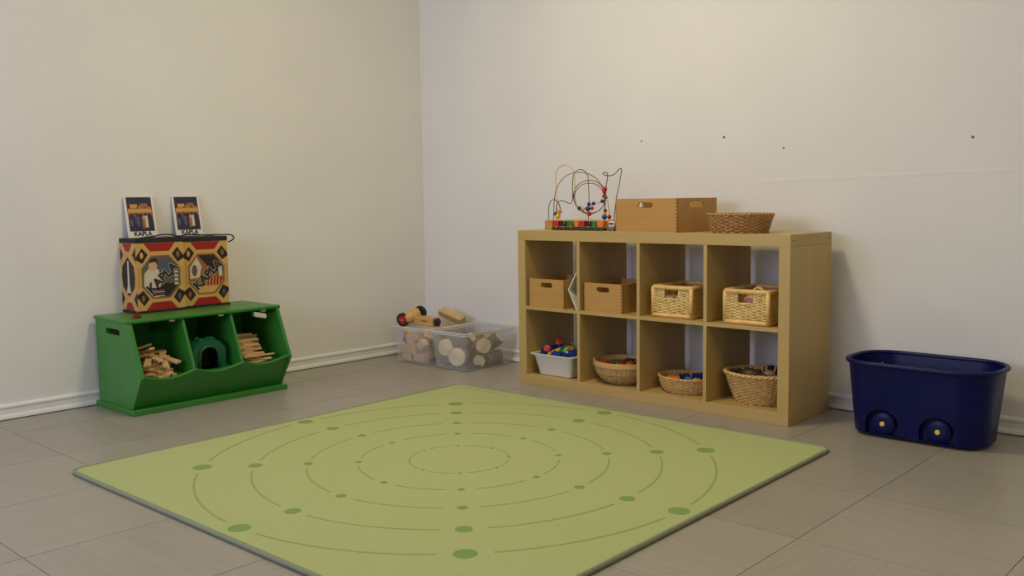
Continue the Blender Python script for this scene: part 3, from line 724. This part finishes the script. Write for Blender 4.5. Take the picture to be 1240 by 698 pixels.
# ------------------------------------------------------------------ green bin unit on the left wall
def green_unit():
    t = thing('toy_bin_unit', 'green wooden three bin toy unit with wavy front on the left wall', 'toy storage', (0, 0, 0))
    g = MT['green']; Y0, Y1 = -2.112, -1.333; th = .016
    obj('plinth', bx(.022, .408, -2.125, -1.318, 0, .026, .003), g, t)
    obj('top_board', bx(.028, .378, -2.120, -1.324, .414, .430, .004), g, t)
    prof = [(.034, .026), (.378, .026), (.476, .178), (.376, .414), (.034, .414)]
    hole = stadium(.212, .368, .072, .0135)
    for y in (Y0, Y1-th):
        bm = B(); plate(bm, prof, [hole], th, frame((0, y+th, 0), (1, 0, 0), (0, 0, 1), (0, -1, 0))); obj('side_panel', bm, g, t)
    obj('back_panel', bx(.034, .042, Y0+th, Y1-th, .026, .414), g, t)
    dp = [(.042, .06), (.385, .06), (.458, .178), (.362, .414), (.042, .414)]
    L = (Y1-th) - (Y0+th); ds = []
    for k in (1, 2):
        y = Y0+th+L*k/3; ds.append(y)
        bm = B(); plate(bm, dp, [], .013, frame((0, y+.0065, 0), (1, 0, 0), (0, 0, 1), (0, -1, 0))); obj('divider', bm, g, t)
    obj('bin_floor', bx(.042, .432, Y0+th, Y1-th, .150, .158), g, t)
    # wavy front: in the plane of the slanted lower front
    p0, p1 = Vector((.372, 0, .027)), Vector((.468, 0, .178)); d = (p1-p0).normalized(); sl = (p1-p0).length
    pts = [(0, 0), (L, 0)]
    N = 60
    for i in range(N, -1, -1):
        u = i/N; q = (u*3) % 1.0 if i < N else 1.0
        dip = math.sin(PI*q)**1.1
        pts.append((L*u, sl+.006-.033*dip))
    bm = B(); nrm = Vector((0, 1, 0)).cross(d)
    plate(bm, pts, [], .012, frame((p0.x, Y0+th, p0.z), (0, 1, 0), d, -nrm)); obj('front_panel', bm, g, t)
    for y in (ds[0]-.05, ds[1]-.05, Y1-.08):
        bm = B(); box(bm, .345, .365, y-.012, y+.012, .404, .414, bev=.002); obj('catch', bm, MT['white'], t)
    return Y0+th, ds, Y1-th
gy0, gd, gy1 = green_unit()
# planks in the outer compartments
rnd = random.Random(11)
bm = B(); box(bm, -.064, .064, -.0145, .0145, -.005, .005, bev=.0008); plank_me = bpy.data.meshes.new('plank'); bm.to_mesh(plank_me); bm.free(); plank_me.materials.append(MT['pine'])
def plank(loc, rot, label, group):
    o = bpy.data.objects.new('wooden_plank', plank_me); C.objects.link(o); o.location = loc; o.rotation_euler = rot
    return tag(o, label, 'plank', group)
lab1 = 'thin pale wooden plank heaped in the left compartment of the green unit'
lab3 = 'thin pale wooden plank stacked lower down in the right compartment of the green unit'
ya, yb = gy0+.010, gd[0]-.012
z = .164
for layer in range(6):
    ang = (0.15, 1.25, .35, 1.1, .55, -.2, .8)[layer]
    for k in range(3):
        c = (k-1)*.036
        cx = .358 - .011*layer - c*math.sin(ang) + rnd.uniform(-.006, .006); cy = (ya+yb)/2 + c*math.cos(ang) + rnd.uniform(-.006, .006)
        plank((cx, cy, z+layer*.0106), (0, 0, ang+rnd.uniform(-.10, .10)), lab1, 'planks in the left compartment')
zt = z+6*.0106
for (x, y, dz, rot) in ((.355, -2.020, .004, (.1, .20, -.55)), (.365, -1.950, -.006, (-.1, .22, -.30)), (.350, -1.915, .000, (.15, .15, .25)), (.285, -2.020, .018, (0, -.20, .5)), (.300, -1.960, .014, (.1, .10, 1.2)),
                        (.255, -1.990, .034, (0, -.35, .2)), (.250, -1.950, .030, (.1, .05, 1.3)), (.245, -2.015, .052, (0, -.30, .9)), (.335, -1.985, .016, (.05, .18, .12)), (.305, -1.925, .022, (0, .12, -.45))):
    plank((x, y, zt+dz), rot, lab1, 'planks in the left compartment')
plank((.345, -2.062, .212), (.05, 1.2, .12), 'wooden plank standing upright at the left edge of the heap', 'planks in the left compartment')
ya, yb = gd[1]+.012, gy1-.010
for layer in range(12):
    ang = PI/2 + (.10, -.35, .2, -.15, .3, -.2, .1, -.3, .25, -.1, .2, -.25, .12, -.1, .2)[layer]
    nk = 3 if layer < 2 else (2 if layer < 10 else 1)
    for k in range(nk):
        c = (k-(nk-1)/2)*.050
        cx = .350 + c + rnd.uniform(-.006, .006)-.0105*layer; cy = (ya+yb)/2 + rnd.uniform(-.025, .025)
        plank((cx, cy, z+layer*.0106), (0, 0, ang+rnd.uniform(-.1, .1)), {11: 'topmost wooden plank of the stack in the right compartment of the green unit', 10: 'second wooden plank from the top of the stack in the right compartment'}.get(layer, lab3), 'planks in the right compartment')
# flat board with a round hole
bm = B(); plate(bm, [(-.085, -.035), (.085, -.030), (.085, .030), (-.085, .035)], [[(.01+.009*math.cos(-2*PI*i/14), .009*math.sin(-2*PI*i/14)) for i in range(14)]], .008)
o = obj('wooden_board', bm, MT['pine']); o.location = (.385, (ya+yb)/2-.005, .182); o.rotation_euler = (-.30, 0, PI/2)
tag(o, 'wider wooden board with a round hole at the front of the right compartment', 'board')
# green cave toy
def cave():
    yc = (gd[0]+gd[1])/2-.004; x0 = .372
    t = thing('toy_cave', 'dark green plastic rock cave with arched opening in the middle compartment', 'toy', (x0, yc, .158))
    rn = random.Random(3)
    def arch(hw, h, n=18, wob=0.0, hs=.55):
        pts = [(-hw, 0)]; 
        for i in range(n+1):
            a = PI-PI*i/n; k = 1+rn.uniform(-wob, wob)
            pts.append((hw*math.cos(a)*k, h*hs + h*(1-hs)*math.sin(a)*k))
        pts.append((hw, 0)); return pts
    outs = [arch(.088, .138, wob=.05), arch(.096, .146, wob=.06), arch(.094, .142, wob=.07), arch(.084, .124, wob=.08), arch(.055, .085, wob=.08)]
    xs_ = [0, -.025, -.07, -.115, -.145]
    bm = B(); ring_loft(bm, [[(x, p[0], p[1]) for p in o_] for x, o_ in zip(xs_, outs)], cap0=False)
    inn = arch(.046, .104); plate(bm, outs[0], [inn], .004, frame((-.002, 0, 0), (0, 1, 0), (0, 0, 1), (1, 0, 0)))
    for k in range(16):
        a = rn.uniform(.4, PI-.4); x = rn.uniform(-.11, -.01); ball(bm, (x, .090*math.cos(a), .078+.062*math.sin(a)), rn.uniform(.010, .018), 7)
    obj('shell', bm, DKGREEN, t, smooth=True)
    bm = B(); tube(bm, [(.004, p[0], max(p[1], .004)) for p in arch(.051, .110)], .0075, 8); obj('door_rim', bm, DKGREEN, t, smooth=2)
    bm = B(); ring_loft(bm, [[(x, p[0], p[1]) for p in inn] for x in (0, -.09)], cap0=False); obj('tunnel', bm, BLK, t)
cave()
# small dark red clip on the top board
t = thing('red_clip', 'small dark red clip lying on top of the green unit', 'clip', (.300, -2.035, .430), .3)
bm = B(); box(bm, -.011, .011, -.020, .020, 0, .012, bev=.003); obj('body', bm, DKRED, t)
bm = B(); box(bm, -.007, .007, -.014, .014, .012, .022, mat=TR((0, 0, 0), (.2, 0, 0)), bev=.002); obj('lever', bm, DKRED, t)

# ------------------------------------------------------------------ printed wooden plank boxes with black lids
PR = [col('print wood', srgb(206, 160, 88), .5), col('print red', srgb(158, 24, 20), .5), col('print dark', srgb(34, 26, 24), .5), col('print grey', srgb(96, 84, 78), .5),
      col('print skin', srgb(204, 160, 128), .5), col('print cream', srgb(206, 192, 170), .5), col('print brown', srgb(150, 96, 52), .5), col('print blue', srgb(70, 84, 116), .5), col('print stripe', srgb(140, 106, 60), .5)]
def octo(w_, h_, d=0.0):
    q = [(.32, .80), (.68, .80), (.90, .62), (.90, .36), (.68, .18), (.32, .18), (.12, .36), (.12, .62)]
    cx, cy = .505, .49
    return [((cx+(a-cx)*(1+d))*w_, (cy+(b-cy)*(1+d))*h_) for a, b in q]
def ell(cx, cy, rx, ry, n=12): return [(cx+rx*math.cos(2*PI*i/n), cy+ry*math.sin(2*PI*i/n)) for i in range(n)]
def print_face(bm, w_, h_, Mx, pic):
    U = lambda pts: [(a*w_, b*h_) for a, b in pts]
    F = lambda pts, z, mi: flat(bm, U(pts), z*.00025, mi, Mx)
    flat(bm, [(0, 0), (w_, 0), (w_, h_), (0, h_)], .0001, 0, Mx)
    F([(.17, 1), (.83, 1), (.70, .875), (.30, .875)], 1, 1); F([(.17, 0), (.30, .115), (.70, .115), (.83, 0)], 1, 1)
    for sx in (0, 1):
        for sy in (0, 1):
            m = lambda a, b: ((1-a if sx else a), (1-b if sy else b))
            d = [m(.0, .20), m(.13, .07), m(.25, .17), m(.13, .30), m(.0, .24)]
            if (sx + sy) % 2: d = d[::-1]
            F(d, 1, 2)
            F([m(a, b) for a, b in ell(.12, .18, .035, .05, 8)], 2, (0 if sy else 6) if not sx else (8 if sy else 7))
    for (x0, y0_, x1, y1_) in ((.12, .36, .12, .62), (.90, .36, .90, .62)):
        F([(x0-.075, y0_-.02), (x0-.065, y0_-.02), (x0-.065, y1_+.02), (x0-.075, y1_+.02)] if x0 < .5 else [(x0+.065, y0_-.02), (x0+.075, y0_-.02), (x0+.075, y1_+.02), (x0+.065, y1_+.02)], 1, 8)
    flat(bm, octo(w_, h_, .05), .0004, 8, Mx)
    flat(bm, octo(w_, h_), .0006, 3 if pic == 'a' else 6, Mx)
    if pic == 'a':
        F([(.14, .36), (.33, .19), (.45, .19), (.50, .40), (.46, .60), (.30, .66), (.16, .55)], 3, 5)     # pale clothed figure
        F(ell(.34, .66, .09, .075), 4, 4); F([(.26, .70), (.30, .77), (.42, .77), (.46, .68), (.40, .72), (.30, .71)], 5, 2)
        F([(.14, .37), (.33, .20), (.66, .20), (.86, .37), (.60, .40), (.40, .30)], 4, 2)
        for k in range(5): F([(.78, .36+.06*k), (.88, .36+.06*k), (.85, .39+.06*k), (.80, .40+.06*k)], 5, 5)
        for k in range(4): F([(.36, .20+.03*k), (.56, .20+.03*k), (.56, .213+.03*k), (.36, .213+.03*k)], 5, 1 if k % 2 else 5)
        F([(.52, .50), (.70, .52), (.74, .72), (.60, .74), (.50, .66)], 4, 7)
    else:
        F([(.32, .79), (.68, .79), (.88, .62), (.88, .52), (.60, .56), (.48, .66)], 3, 2)
        F([(.14, .60), (.30, .76), (.40, .60), (.34, .44), (.14, .42)], 3, 5); F(ell(.24, .55, .06, .09), 4, 3)
        F([(.14, .38), (.33, .19), (.66, .19), (.86, .36), (.60, .30), (.36, .30)], 3, 0)
        F([(.46, .30), (.80, .30), (.86, .44), (.62, .42), (.44, .44)], 4, 1)
        for k in range(5): F([(.48+.07*k, .30), (.50+.07*k, .30), (.52+.07*k, .43), (.50+.07*k, .43)], 5, 0)
        F([(.78, .44), (.86, .44), (.86, .60), (.78, .58)], 4, 5)
def kapla_box(label, xf, y0_, wd, dp, h, side, pic):
    """front faces +x; width along +y"""
    t = thing('plank_box', label, 'box', (xf, y0_, .430), 0, 'printed plank boxes')
    obj('body', bx(-dp, 0, 0, wd, .010, h-.022), PR[0], t)
    obj('bottom_edge', bx(-dp-.0015, .0015, -.0015, wd+.0015, 0, .012), MT['black'], t)
    obj('lid', bx(-dp-.002, .002, -.002, wd+.002, h-.024, h, .003), MT['black'], t)
    fh = h-.024-.012
    bm = B(); print_face(bm, wd, fh, frame((0, 0, .012), (0, 1, 0), (0, 0, 1), (1, 0, 0)), pic)
    o = obj('front_print', bm, PR, t); o['label'] = 'printed octagon picture framed in wood and red'
    bm = B(); print_face_side(bm, dp, fh, frame((-dp, 0, .012), (1, 0, 0), (0, 0, 1), (0, -1, 0))); obj('side_print', bm, PR, t)
    me = text_mesh('KAPLA', .062, .0026)
    mo = obj_me('lettering', me, BLK, t); mo.matrix_local = frame((.0022, wd*.53, .012+fh*.47), (0, math.cos(.72), math.sin(.72)), (0, -math.sin(.72), math.cos(.72)), (1, 0, 0))
    mo['label'] = 'black diagonal KAPLA lettering'
    me = text_mesh('KAPLA', .062, .0046, .00005)
    mo2 = obj_me('lettering_outline', me, PR[5], t); mo2.matrix_local = frame((.00190, wd*.53, .012+fh*.47), (0, math.cos(.72), math.sin(.72)), (0, -math.sin(.72), math.cos(.72)), (1, 0, 0))
    return t
def print_face_side(bm, w_, h_, Mx):
    F = lambda pts, z, mi: flat(bm, [(a*w_, b*h_) for a, b in pts], z*.00025, mi, Mx)
    flat(bm, [(0, 0), (w_, 0), (w_, h_), (0, h_)], .0001, 0, Mx)
    F([(.20, 1), (.80, 1), (.62, .88), (.38, .88)], 1, 1); F([(.20, 0), (.38, .12), (.62, .12), (.80, 0)], 1, 1)
    for (cx, cy) in ((1, .83), (1, .17), (0, .83), (0, .17)):
        s = -1 if cx else 1
        d = [(cx, cy-.12), (cx+s*.22, cy), (cx, cy+.12)]
        F(d if s > 0 else d[::-1], 1, 2)
    F([(.5, .20), (.86, .34), (.92, .5), (.86, .66), (.5, .80), (.14, .66), (.08, .5), (.14, .34)], 1, 2)
    F([(.34, .26), (.62, .26), (.56, .38), (.54, .74), (.46, .74), (.44, .38)], 2, 5)
kapla_box('printed plank box with a child picture, left of the pair on the green unit', .160, -1.962, .240, .165, .357, True, 'a')
kapla_box('printed plank box with a wooden boat picture, right of the pair on the green unit', .135, -1.712, .243, .150, .352, True, 'b')
# black carrying cord over the two lids
bm = B(); tube(bm, spline([(.155, -1.945, .765), (.163, -1.955, .775), (.155, -1.93, .789), (.130, -1.86, .793), (.110, -1.80, .800), (.10, -1.745, .797), (.10, -1.71, .789), (.095, -1.65, .795), (.085, -1.56, .789), (.09, -1.50, .789), (.115, -1.475, .788), (.143, -1.455, .788), (.150, -1.438, .775), (.140, -1.445, .758), (.134, -1.462, .752)], 6), .0035, 6)
tag(obj('black_cord', bm, MT['black'], smooth=2), 'black cord handle lying over the lids of the printed boxes', 'cord')
# leaning booklets
def booklet(label, y, xb, tilt, rz, h=.205, wd=.145, base=.7875):
    t = thing('booklet', label, 'booklet', (xb, y, base), 0, 'booklets leaning on the wall'); t.rotation_euler = (0, -tilt, rz)
    obj('cover', bx(-.006, 0, 0, wd, 0, h), MT['paper'], t)
    bm = B(); Mx = frame((.0002, 0, 0), (0, 1, 0), (0, 0, 1), (1, 0, 0)); w_ = wd; 
    F = lambda pts, z, mi: flat(bm, [(a*wd, b*h) for a, b in pts], z*.0003, mi, Mx)
    F([(.07, .15), (.93, .15), (.93, .97), (.07, .97)], 0, 0)
    F([(.09, .60), (.91, .60), (.91, .68), (.09, .68)], 1, 1)
    for k in range(9): F([(.11+.09*k, .68), (.17+.09*k, .68), (.17+.09*k, .70+.03*((k*2) % 3)), (.11+.09*k, .70+.03*((k*2) % 3))], 1, 1)
    for (c, hh) in ((.30, .80), (.65, .82)): F([(c-.13, .72), (c+.13, .72), (c+.13, hh), (c-.13, hh)], 2, 1 if c < .5 else 2)
    for c in (.20, .50, .80):
        F([(c-.13, .30), (c-.10, .50), (c-.05, .57), (c+.05, .57), (c+.10, .50), (c+.13, .30), (c+.13, .60), (c-.13, .60)], 1, 2)
    for (c, b0, b1, mi) in ((.40, .27, .50, 3), (.58, .22, .45, 2), (.68, .24, .52, 4), (.16, .28, .44, 3)):
        F([(c-.05, b0), (c+.05, b0), (c+.055, b1), (c-.055, b1)], 3, mi); F(ell(c, b1+.03, .035, .035, 8), 4, 0 if mi != 2 else 5)
    obj('cover_picture', bm, [col('print navy', srgb(38, 32, 58), .4), col('print gold', srgb(206, 150, 70), .4), PR[6], PR[7], PR[5], PR[4]], t)
    me = text_mesh('KAPLA', .030, .0012); mo = obj_me('lettering', me, BLK, t); mo.matrix_local = frame((.0006, wd*.5, h*.085), (0, 1, 0), (0, 0, 1), (1, 0, 0))
booklet('booklet leaning on the wall above the left printed box', -1.938, .052, .20, 0)
booklet('booklet leaning on the wall above the right printed box', -1.693, .048, .19, 0)

# ------------------------------------------------------------------ clear plastic tubs with wood
def clear_tub(label, cx, cy, hx, hy, H):
    t = thing('clear_tub', label, 'tub', (cx, cy, 0), 0, 'clear plastic tubs in the corner')
    lv = [(.001, hx-.030, hy-.030, .02), (.006, hx-.024, hy-.024, .025), (H-.02, hx-.008, hy-.008, .025), (H, hx-.007, hy-.007, .025)]
    li = [(H, hx-.0095, hy-.0095, .023), (H-.02, hx-.0105, hy-.0105, .023), (.008, hx-.0265, hy-.0265, .023)]
    bm = B(); ring_loft(bm, [[(x, y, z) for x, y in rrect(a, b, r, 5)] for z, a, b, r in lv+li])
    # handle slots in the two short ends
    o = obj('body', bm, MT['clear'], t, smooth=True)
    cut = B()
    for s in (-1, 1): plate(cut, stadium(0, H-.034, .028, .0105, 5), [], .06, frame((-.03 if s < 0 else .0, s*(hy-.012)+.03, 0), (1, 0, 0), (0, 0, 1), (0, -1, 0)))
    cm_ = bpy.data.meshes.new('cut'); cut.to_mesh(cm_); cut.free(); co = bpy.data.objects.new('cut', cm_); C.objects.link(co)
    boolean(o, co, t)
    for z, e in ((H-.002, .0), (H-.014, -.002)):
        bm = B(); tube(bm, [(x, y, z) for x, y in rrect(hx-.004+e, hy-.004+e, .027, 5)], .0042, 6, closed=True); obj('rim', bm, MT['clear_rim'], t, smooth=2)
    return t
def boolean(o, cutter, parent):
    par = o.parent; o.parent = None; 
    md = o.modifiers.new('b', 'BOOLEAN'); md.object = cutter; md.operation = 'DIFFERENCE'; md.solver = 'EXACT'
    bpy.context.view_layer.update(); dg = bpy.context.evaluated_depsgraph_get()
    me = bpy.data.meshes.new_from_object(o.evaluated_get(dg)); o.modifiers.clear(); old = o.data; o.data = me
    bpy.data.meshes.remove(old); bpy.data.objects.remove(cutter); o.parent = par
clear_tub('clear plastic tub of wooden blocks and a toy truck in the corner', .350, -.245, .160, .215, .215)
clear_tub('clear plastic tub of round log slices beside the birch shelf', .672, -.240, .152, .215, .215)
def log(label, c, axis, r, L, group='log slices'):
    a = Vector(axis).normalized(); q = a.to_track_quat('Z', 'Y')
    t = thing('log_slice', label, 'log', c, 0, group); t.rotation_euler = q.to_euler()
    rn = random.Random(int(c[0]*1000)); ks = [1+rn.uniform(-.04, .04) for _ in range(20)]
    bm = B(); ring_loft(bm, [[(r*ks[i]*math.cos(2*PI*i/20), r*ks[i]*math.sin(2*PI*i/20), z) for i in range(20)] for z in (-L/2, L/2)]); obj('bark', bm, MT['bark'], t, smooth=True)
    for z in (-L/2, L/2):
        s = 1 if z > 0 else -1
        bm = B(); ring_loft(bm, [[(r*.94*ks[i]*math.cos(2*PI*i/20), r*.94*ks[i]*math.sin(2*PI*i/20), z+s*e) for i in range(20)] for e in (-.001, .0012)]); obj('cut_face', bm, MT['logend'], t)
for a in (
    ('pale log slice with its face against the upper left of the front tub', (.600, -.372, .114), (.25, -.95, .1), .052, .060),
    ('pale log slice standing at the bottom centre of the front tub', (.676, -.365, .064), (.35, -.9, .15), .054, .050),
    ('branch piece slanting up behind the front log slices', (.632, -.270, .130), (.7, .2, .55), .034, .120),
    ('log slice with its face towards the right side wall of the tub', (.752, -.250, .128), (.8, -.55, 0), .046, .070),
    ('pale branch piece at the top right of the front tub', (.745, -.150, .135), (.6, .3, .5), .038, .090),
    ('log slice lying at the bottom right of the front tub', (.740, -.255, .045), (.5, -.8, -.1), .036, .080),
    ('log piece lying low at the back of the front tub', (.640, -.170, .052), (1, .2, 0), .040, .130),
    ('log piece lying low at the left of the front tub', (.592, -.250, .060), (.1, 1, .05), .040, .110),
    ('log piece near the top back of the front tub', (.615, -.115, .140), (1, -.1, .1), .034, .100),
    ('flat log piece at the bottom right corner of the front tub', (.755, -.160, .048), (.2, 1, .1), .034, .080)): log(*a)
bm = B(); ring_loft(bm, [[(x, y, z) for x, y in rrect(.100, .155, .03, 4, .672, -.240)] for z in (.0085, .018)])
tag(obj('fabric_bag', bm, col('dull navy cloth', srgb(52, 54, 70), .9), smooth=True), 'dull navy cloth lying under the logs in the tub', 'cloth')
def blk(label, c, rot, s, m=None, nm='wooden_block'):
    bm = B(); box(bm, -s[0]/2, s[0]/2, -s[1]/2, s[1]/2, -s[2]/2, s[2]/2, bev=.0025); o = obj(nm, bm, m or MT['pine_y']); o.location = c; o.rotation_euler = rot
    return tag(o, label, 'block', 'wooden blocks in the corner tub')
for a in (
    ('long wooden block lying at the bottom left of the corner tub', (.265, -.390, .075), (0, 0, .05), (.085, .045, .045)),
    ('square wooden block beside the long block in the corner tub', (.338, -.392, .075), (0, 0, -.05), (.045, .045, .045)),
    ('wooden block lowest at the right of the corner tub', (.390, -.392, .036), (0, 0, .05), (.085, .045, .045)),
    ('wooden cube tilted on its corner in the corner tub', (.410, -.395, .112), (.0, .75, .05), (.050, .045, .050)),
    ('wooden block lying on the second layer of the corner tub', (.312, -.388, .112), (0, .05, -.08), (.060, .045, .028)),
    ('big wooden block near the rim of the corner tub', (.310, -.372, .152), (0, -.12, .1), (.090, .060, .050)),
    ('wooden block under the long block at the bottom of the corner tub', (.280, -.390, .030), (0, 0, 0), (.080, .045, .042)),
    ('wooden block at the upper right near the rim of the corner tub', (.420, -.340, .170), (0, .3, .5), (.070, .045, .045)),
    ('wooden block in the middle of the corner tub', (.330, -.280, .060), (0, 0, .3), (.110, .09, .09)),
    ('wooden block at the back of the corner tub', (.340, -.160, .060), (0, 0, -.2), (.12, .09, .09)),
    ('wooden block under the toy truck in the corner tub', (.330, -.250, .140), (0, 0, .1), (.14, .10, .06)),
    ('wooden block at the back top of the corner tub', (.360, -.140, .150), (0, .1, 0), (.14, .09, .08)),
    ('pinkish wooden block at the left wall of the corner tub', (.236, -.360, .130), (.2, .5, .2), (.050, .03, .06), col('muted pink wood', srgb(150, 100, 84)))): blk(*a)
bm = B(); box(bm, -.045, .045, -.012, .012, -.009, .009, bev=.002); o = obj('wooden_block', bm, YEL); o.location = (.245, -.372, .178); o.rotation_euler = (0, .35, .1); tag(o, 'yellow toy block at the left rim of the corner tub', 'block', 'wooden blocks in the corner tub')
bm = B(); box(bm, -.095, .095, -.025, .025, -.024, .024, bev=.003); o = obj('wooden_block', bm, MT['pine_y']); o.location = (.370, -.120, .250); o.rotation_euler = (.5, .26, .05); tag(o, 'long wooden beam lying on top at the back of the corner tub', 'block', 'wooden blocks in the corner tub')
# wooden toy truck with red wheels lying on the blocks
def toy_truck():
    t = thing('toy_truck', 'wooden toy truck with red hubs and black tyres on the corner tub', 'toy', (.335, -.310, .204)); t.rotation_euler = (0, 0, .0)
    wd = MT['toywood']
    bm = B(); box(bm, -.060, .100, -.035, .035, .008, .060, bev=.004); obj('body', bm, wd, t)
    bm = B(); box(bm, .005, .055, -.0358, -.034, .036, .041); obj('slot', bm, BLK, t)
    bm = B(); lathe(bm, [(.024, 0), (.024, .016), (.012, .022)], 16, mat=(Matrix.Translation((.098, 0, .034)) @ Vector((1, 0, 0)).to_track_quat('Z', 'Y').to_matrix().to_4x4())); obj('nose', bm, DBROWN, t, smooth=True)
    bm = B(); lathe(bm, [(.034, 0), (.038, .01), (.038, .085), (.034, .095)], 20, mat=frame((-.085, -.050, .055), (1, 0, 0), (0, .42, .91), (-.0, .91, -.42)) if False else (Matrix.Translation((-.108, -.062, .042)) @ Vector((.44, .98, .38)).to_track_quat('Z', 'Y').to_matrix().to_4x4()))
    obj('barrel', bm, wd, t, smooth=True)
    def wheel(c, ax, r):
        q = Vector(ax).normalized().to_track_quat('Z', 'Y').to_matrix().to_4x4(); Mx = Matrix.Translation(c) @ q
        bm = B(); lathe(bm, [(r*.62, -.010), (r, -.008), (r, .008), (r*.62, .010)], 20, mat=Mx); wv = obj('tyre', bm, BLK, t, smooth=True)
        bm = B(); lathe(bm, [(r*.64, .0), (r*.64, .0112), (r*.3, .0125)], 18, mat=Mx); obj('hub', bm, RED, wv, smooth=True)
        bm = B(); lathe(bm, [(r*.12, .010), (r*.12, .016)], 8, mat=Mx); obj('axle', bm, CHROME, wv)
    wheel((-.112, -.072, .040), (.32, -.93, -.15), .041)
    wheel((-.068, .026, .078), (-.30, .93, .20), .040)
    
toy_truck()

# ------------------------------------------------------------------ blue wheeled tub
def blue_tub():
    t = thing('blue_tub', 'dark blue oblong plastic tub with moulded wheels by the back wall', 'tub', (3.180, -.262, 0)); H = .300
    def lv(k): return (.246+.032*k, .126+.040*k, .085+.045*k)
    def ring(z, d=0.0):
        a, b, r = lv(z/H); return [(x, y, z) for x, y in rrect(a-d, b-d, max(.02, r-d), 9)]
    a0, b0, r_ = lv(0)
    bm = B()
    rings = [[(x, y, .003) for x, y in rrect(a0-.022, b0-.022, r_-.02, 9)], [(x, y, .007) for x, y in rrect(a0-.009, b0-.009, r_-.008, 9)], ring(.016), ring(.08), ring(.15), ring(.22), ring(H-.006)]
    rings += [ring(H-.002, .004), ring(.22, .004), ring(.10, .004), ring(.012, .006)]
    ring_loft(bm, rings); body = obj('body', bm, MT['blue'], t, smooth=True)
    cut = B(); R = .066; hubs = ((-.112, .050), (.093, .050))
    for hx, hz in hubs: plate(cut, [(hx+R*math.cos(PI*i/20), hz+R*math.sin(PI*i/20)) for i in range(21)] + [(hx-R, .017), (hx+R, .017)], [], .05, frame((0, -.105, 0), (1, 0, 0), (0, 0, 1), (0, -1, 0)))
    cm_ = bpy.data.meshes.new('cut'); cut.to_mesh(cm_); cut.free(); co = bpy.data.objects.new('cut', cm_); C.objects.link(co)
    boolean(body, co, t)
    for p in body.data.polygons: p.use_smooth = True
    body.data.set_sharp_from_angle(angle=math.radians(35))
    for hx, hz in hubs:
        R2 = R+.004
        arch = [(hx+R2*math.cos(PI*i/20), hz+R2*math.sin(PI*i/20)) for i in range(21)] + [(hx-R2, .0165), (hx+R2, .0165)]
        inn = [(hx+R*math.cos(PI*i/20), hz+R*math.sin(PI*i/20)) for i in range(21)] + [(hx-R, .0175), (hx+R, .0175)]
        bm = B(); plate(bm, arch, [inn], .026, frame((0, -.104, 0), (1, 0, 0), (0, 0, 1), (0, -1, 0)))
        plate(bm, arch, [], .003, frame((0, -.101, 0), (1, 0, 0), (0, 0, 1), (0, -1, 0))); obj('wheel_well', bm, MT['blue'], t)
        bm = B(); lathe(bm, [(.044, 0), (.046, .003), (.046, .016), (.040, .020), (.016, .021)], 28, mat=frame((hx, -.104, hz+.008), (1, 0, 0), (0, 0, 1), (0, -1, 0))); wv = obj('wheel', bm, MT['blue'], t, smooth=True)
        bm = B(); lathe(bm, [(.0095, .015), (.0095, .027), (.0075, .029)], 16, mat=frame((hx, -.104, hz+.008), (1, 0, 0), (0, 0, 1), (0, -1, 0))); o = obj('hub_cap', bm, MT['yellow'], wv, smooth=True)
    a, b, r_ = lv(1)
    bm = B(); path = rrect(a+.002, b+.002, r_+.002, 9)
    tube(bm, [(x, y, H-.006) for x, y in path], .0095, 10, closed=True); obj('rim', bm, MT['blue'], t, smooth=2)
    bm = B(); box(bm, -.0035, .0035, -.002, .002, 0, .010, mat=TR((-.105, -b+.006, H-.004))); obj('sticker', bm, RED, t)
blue_tub()
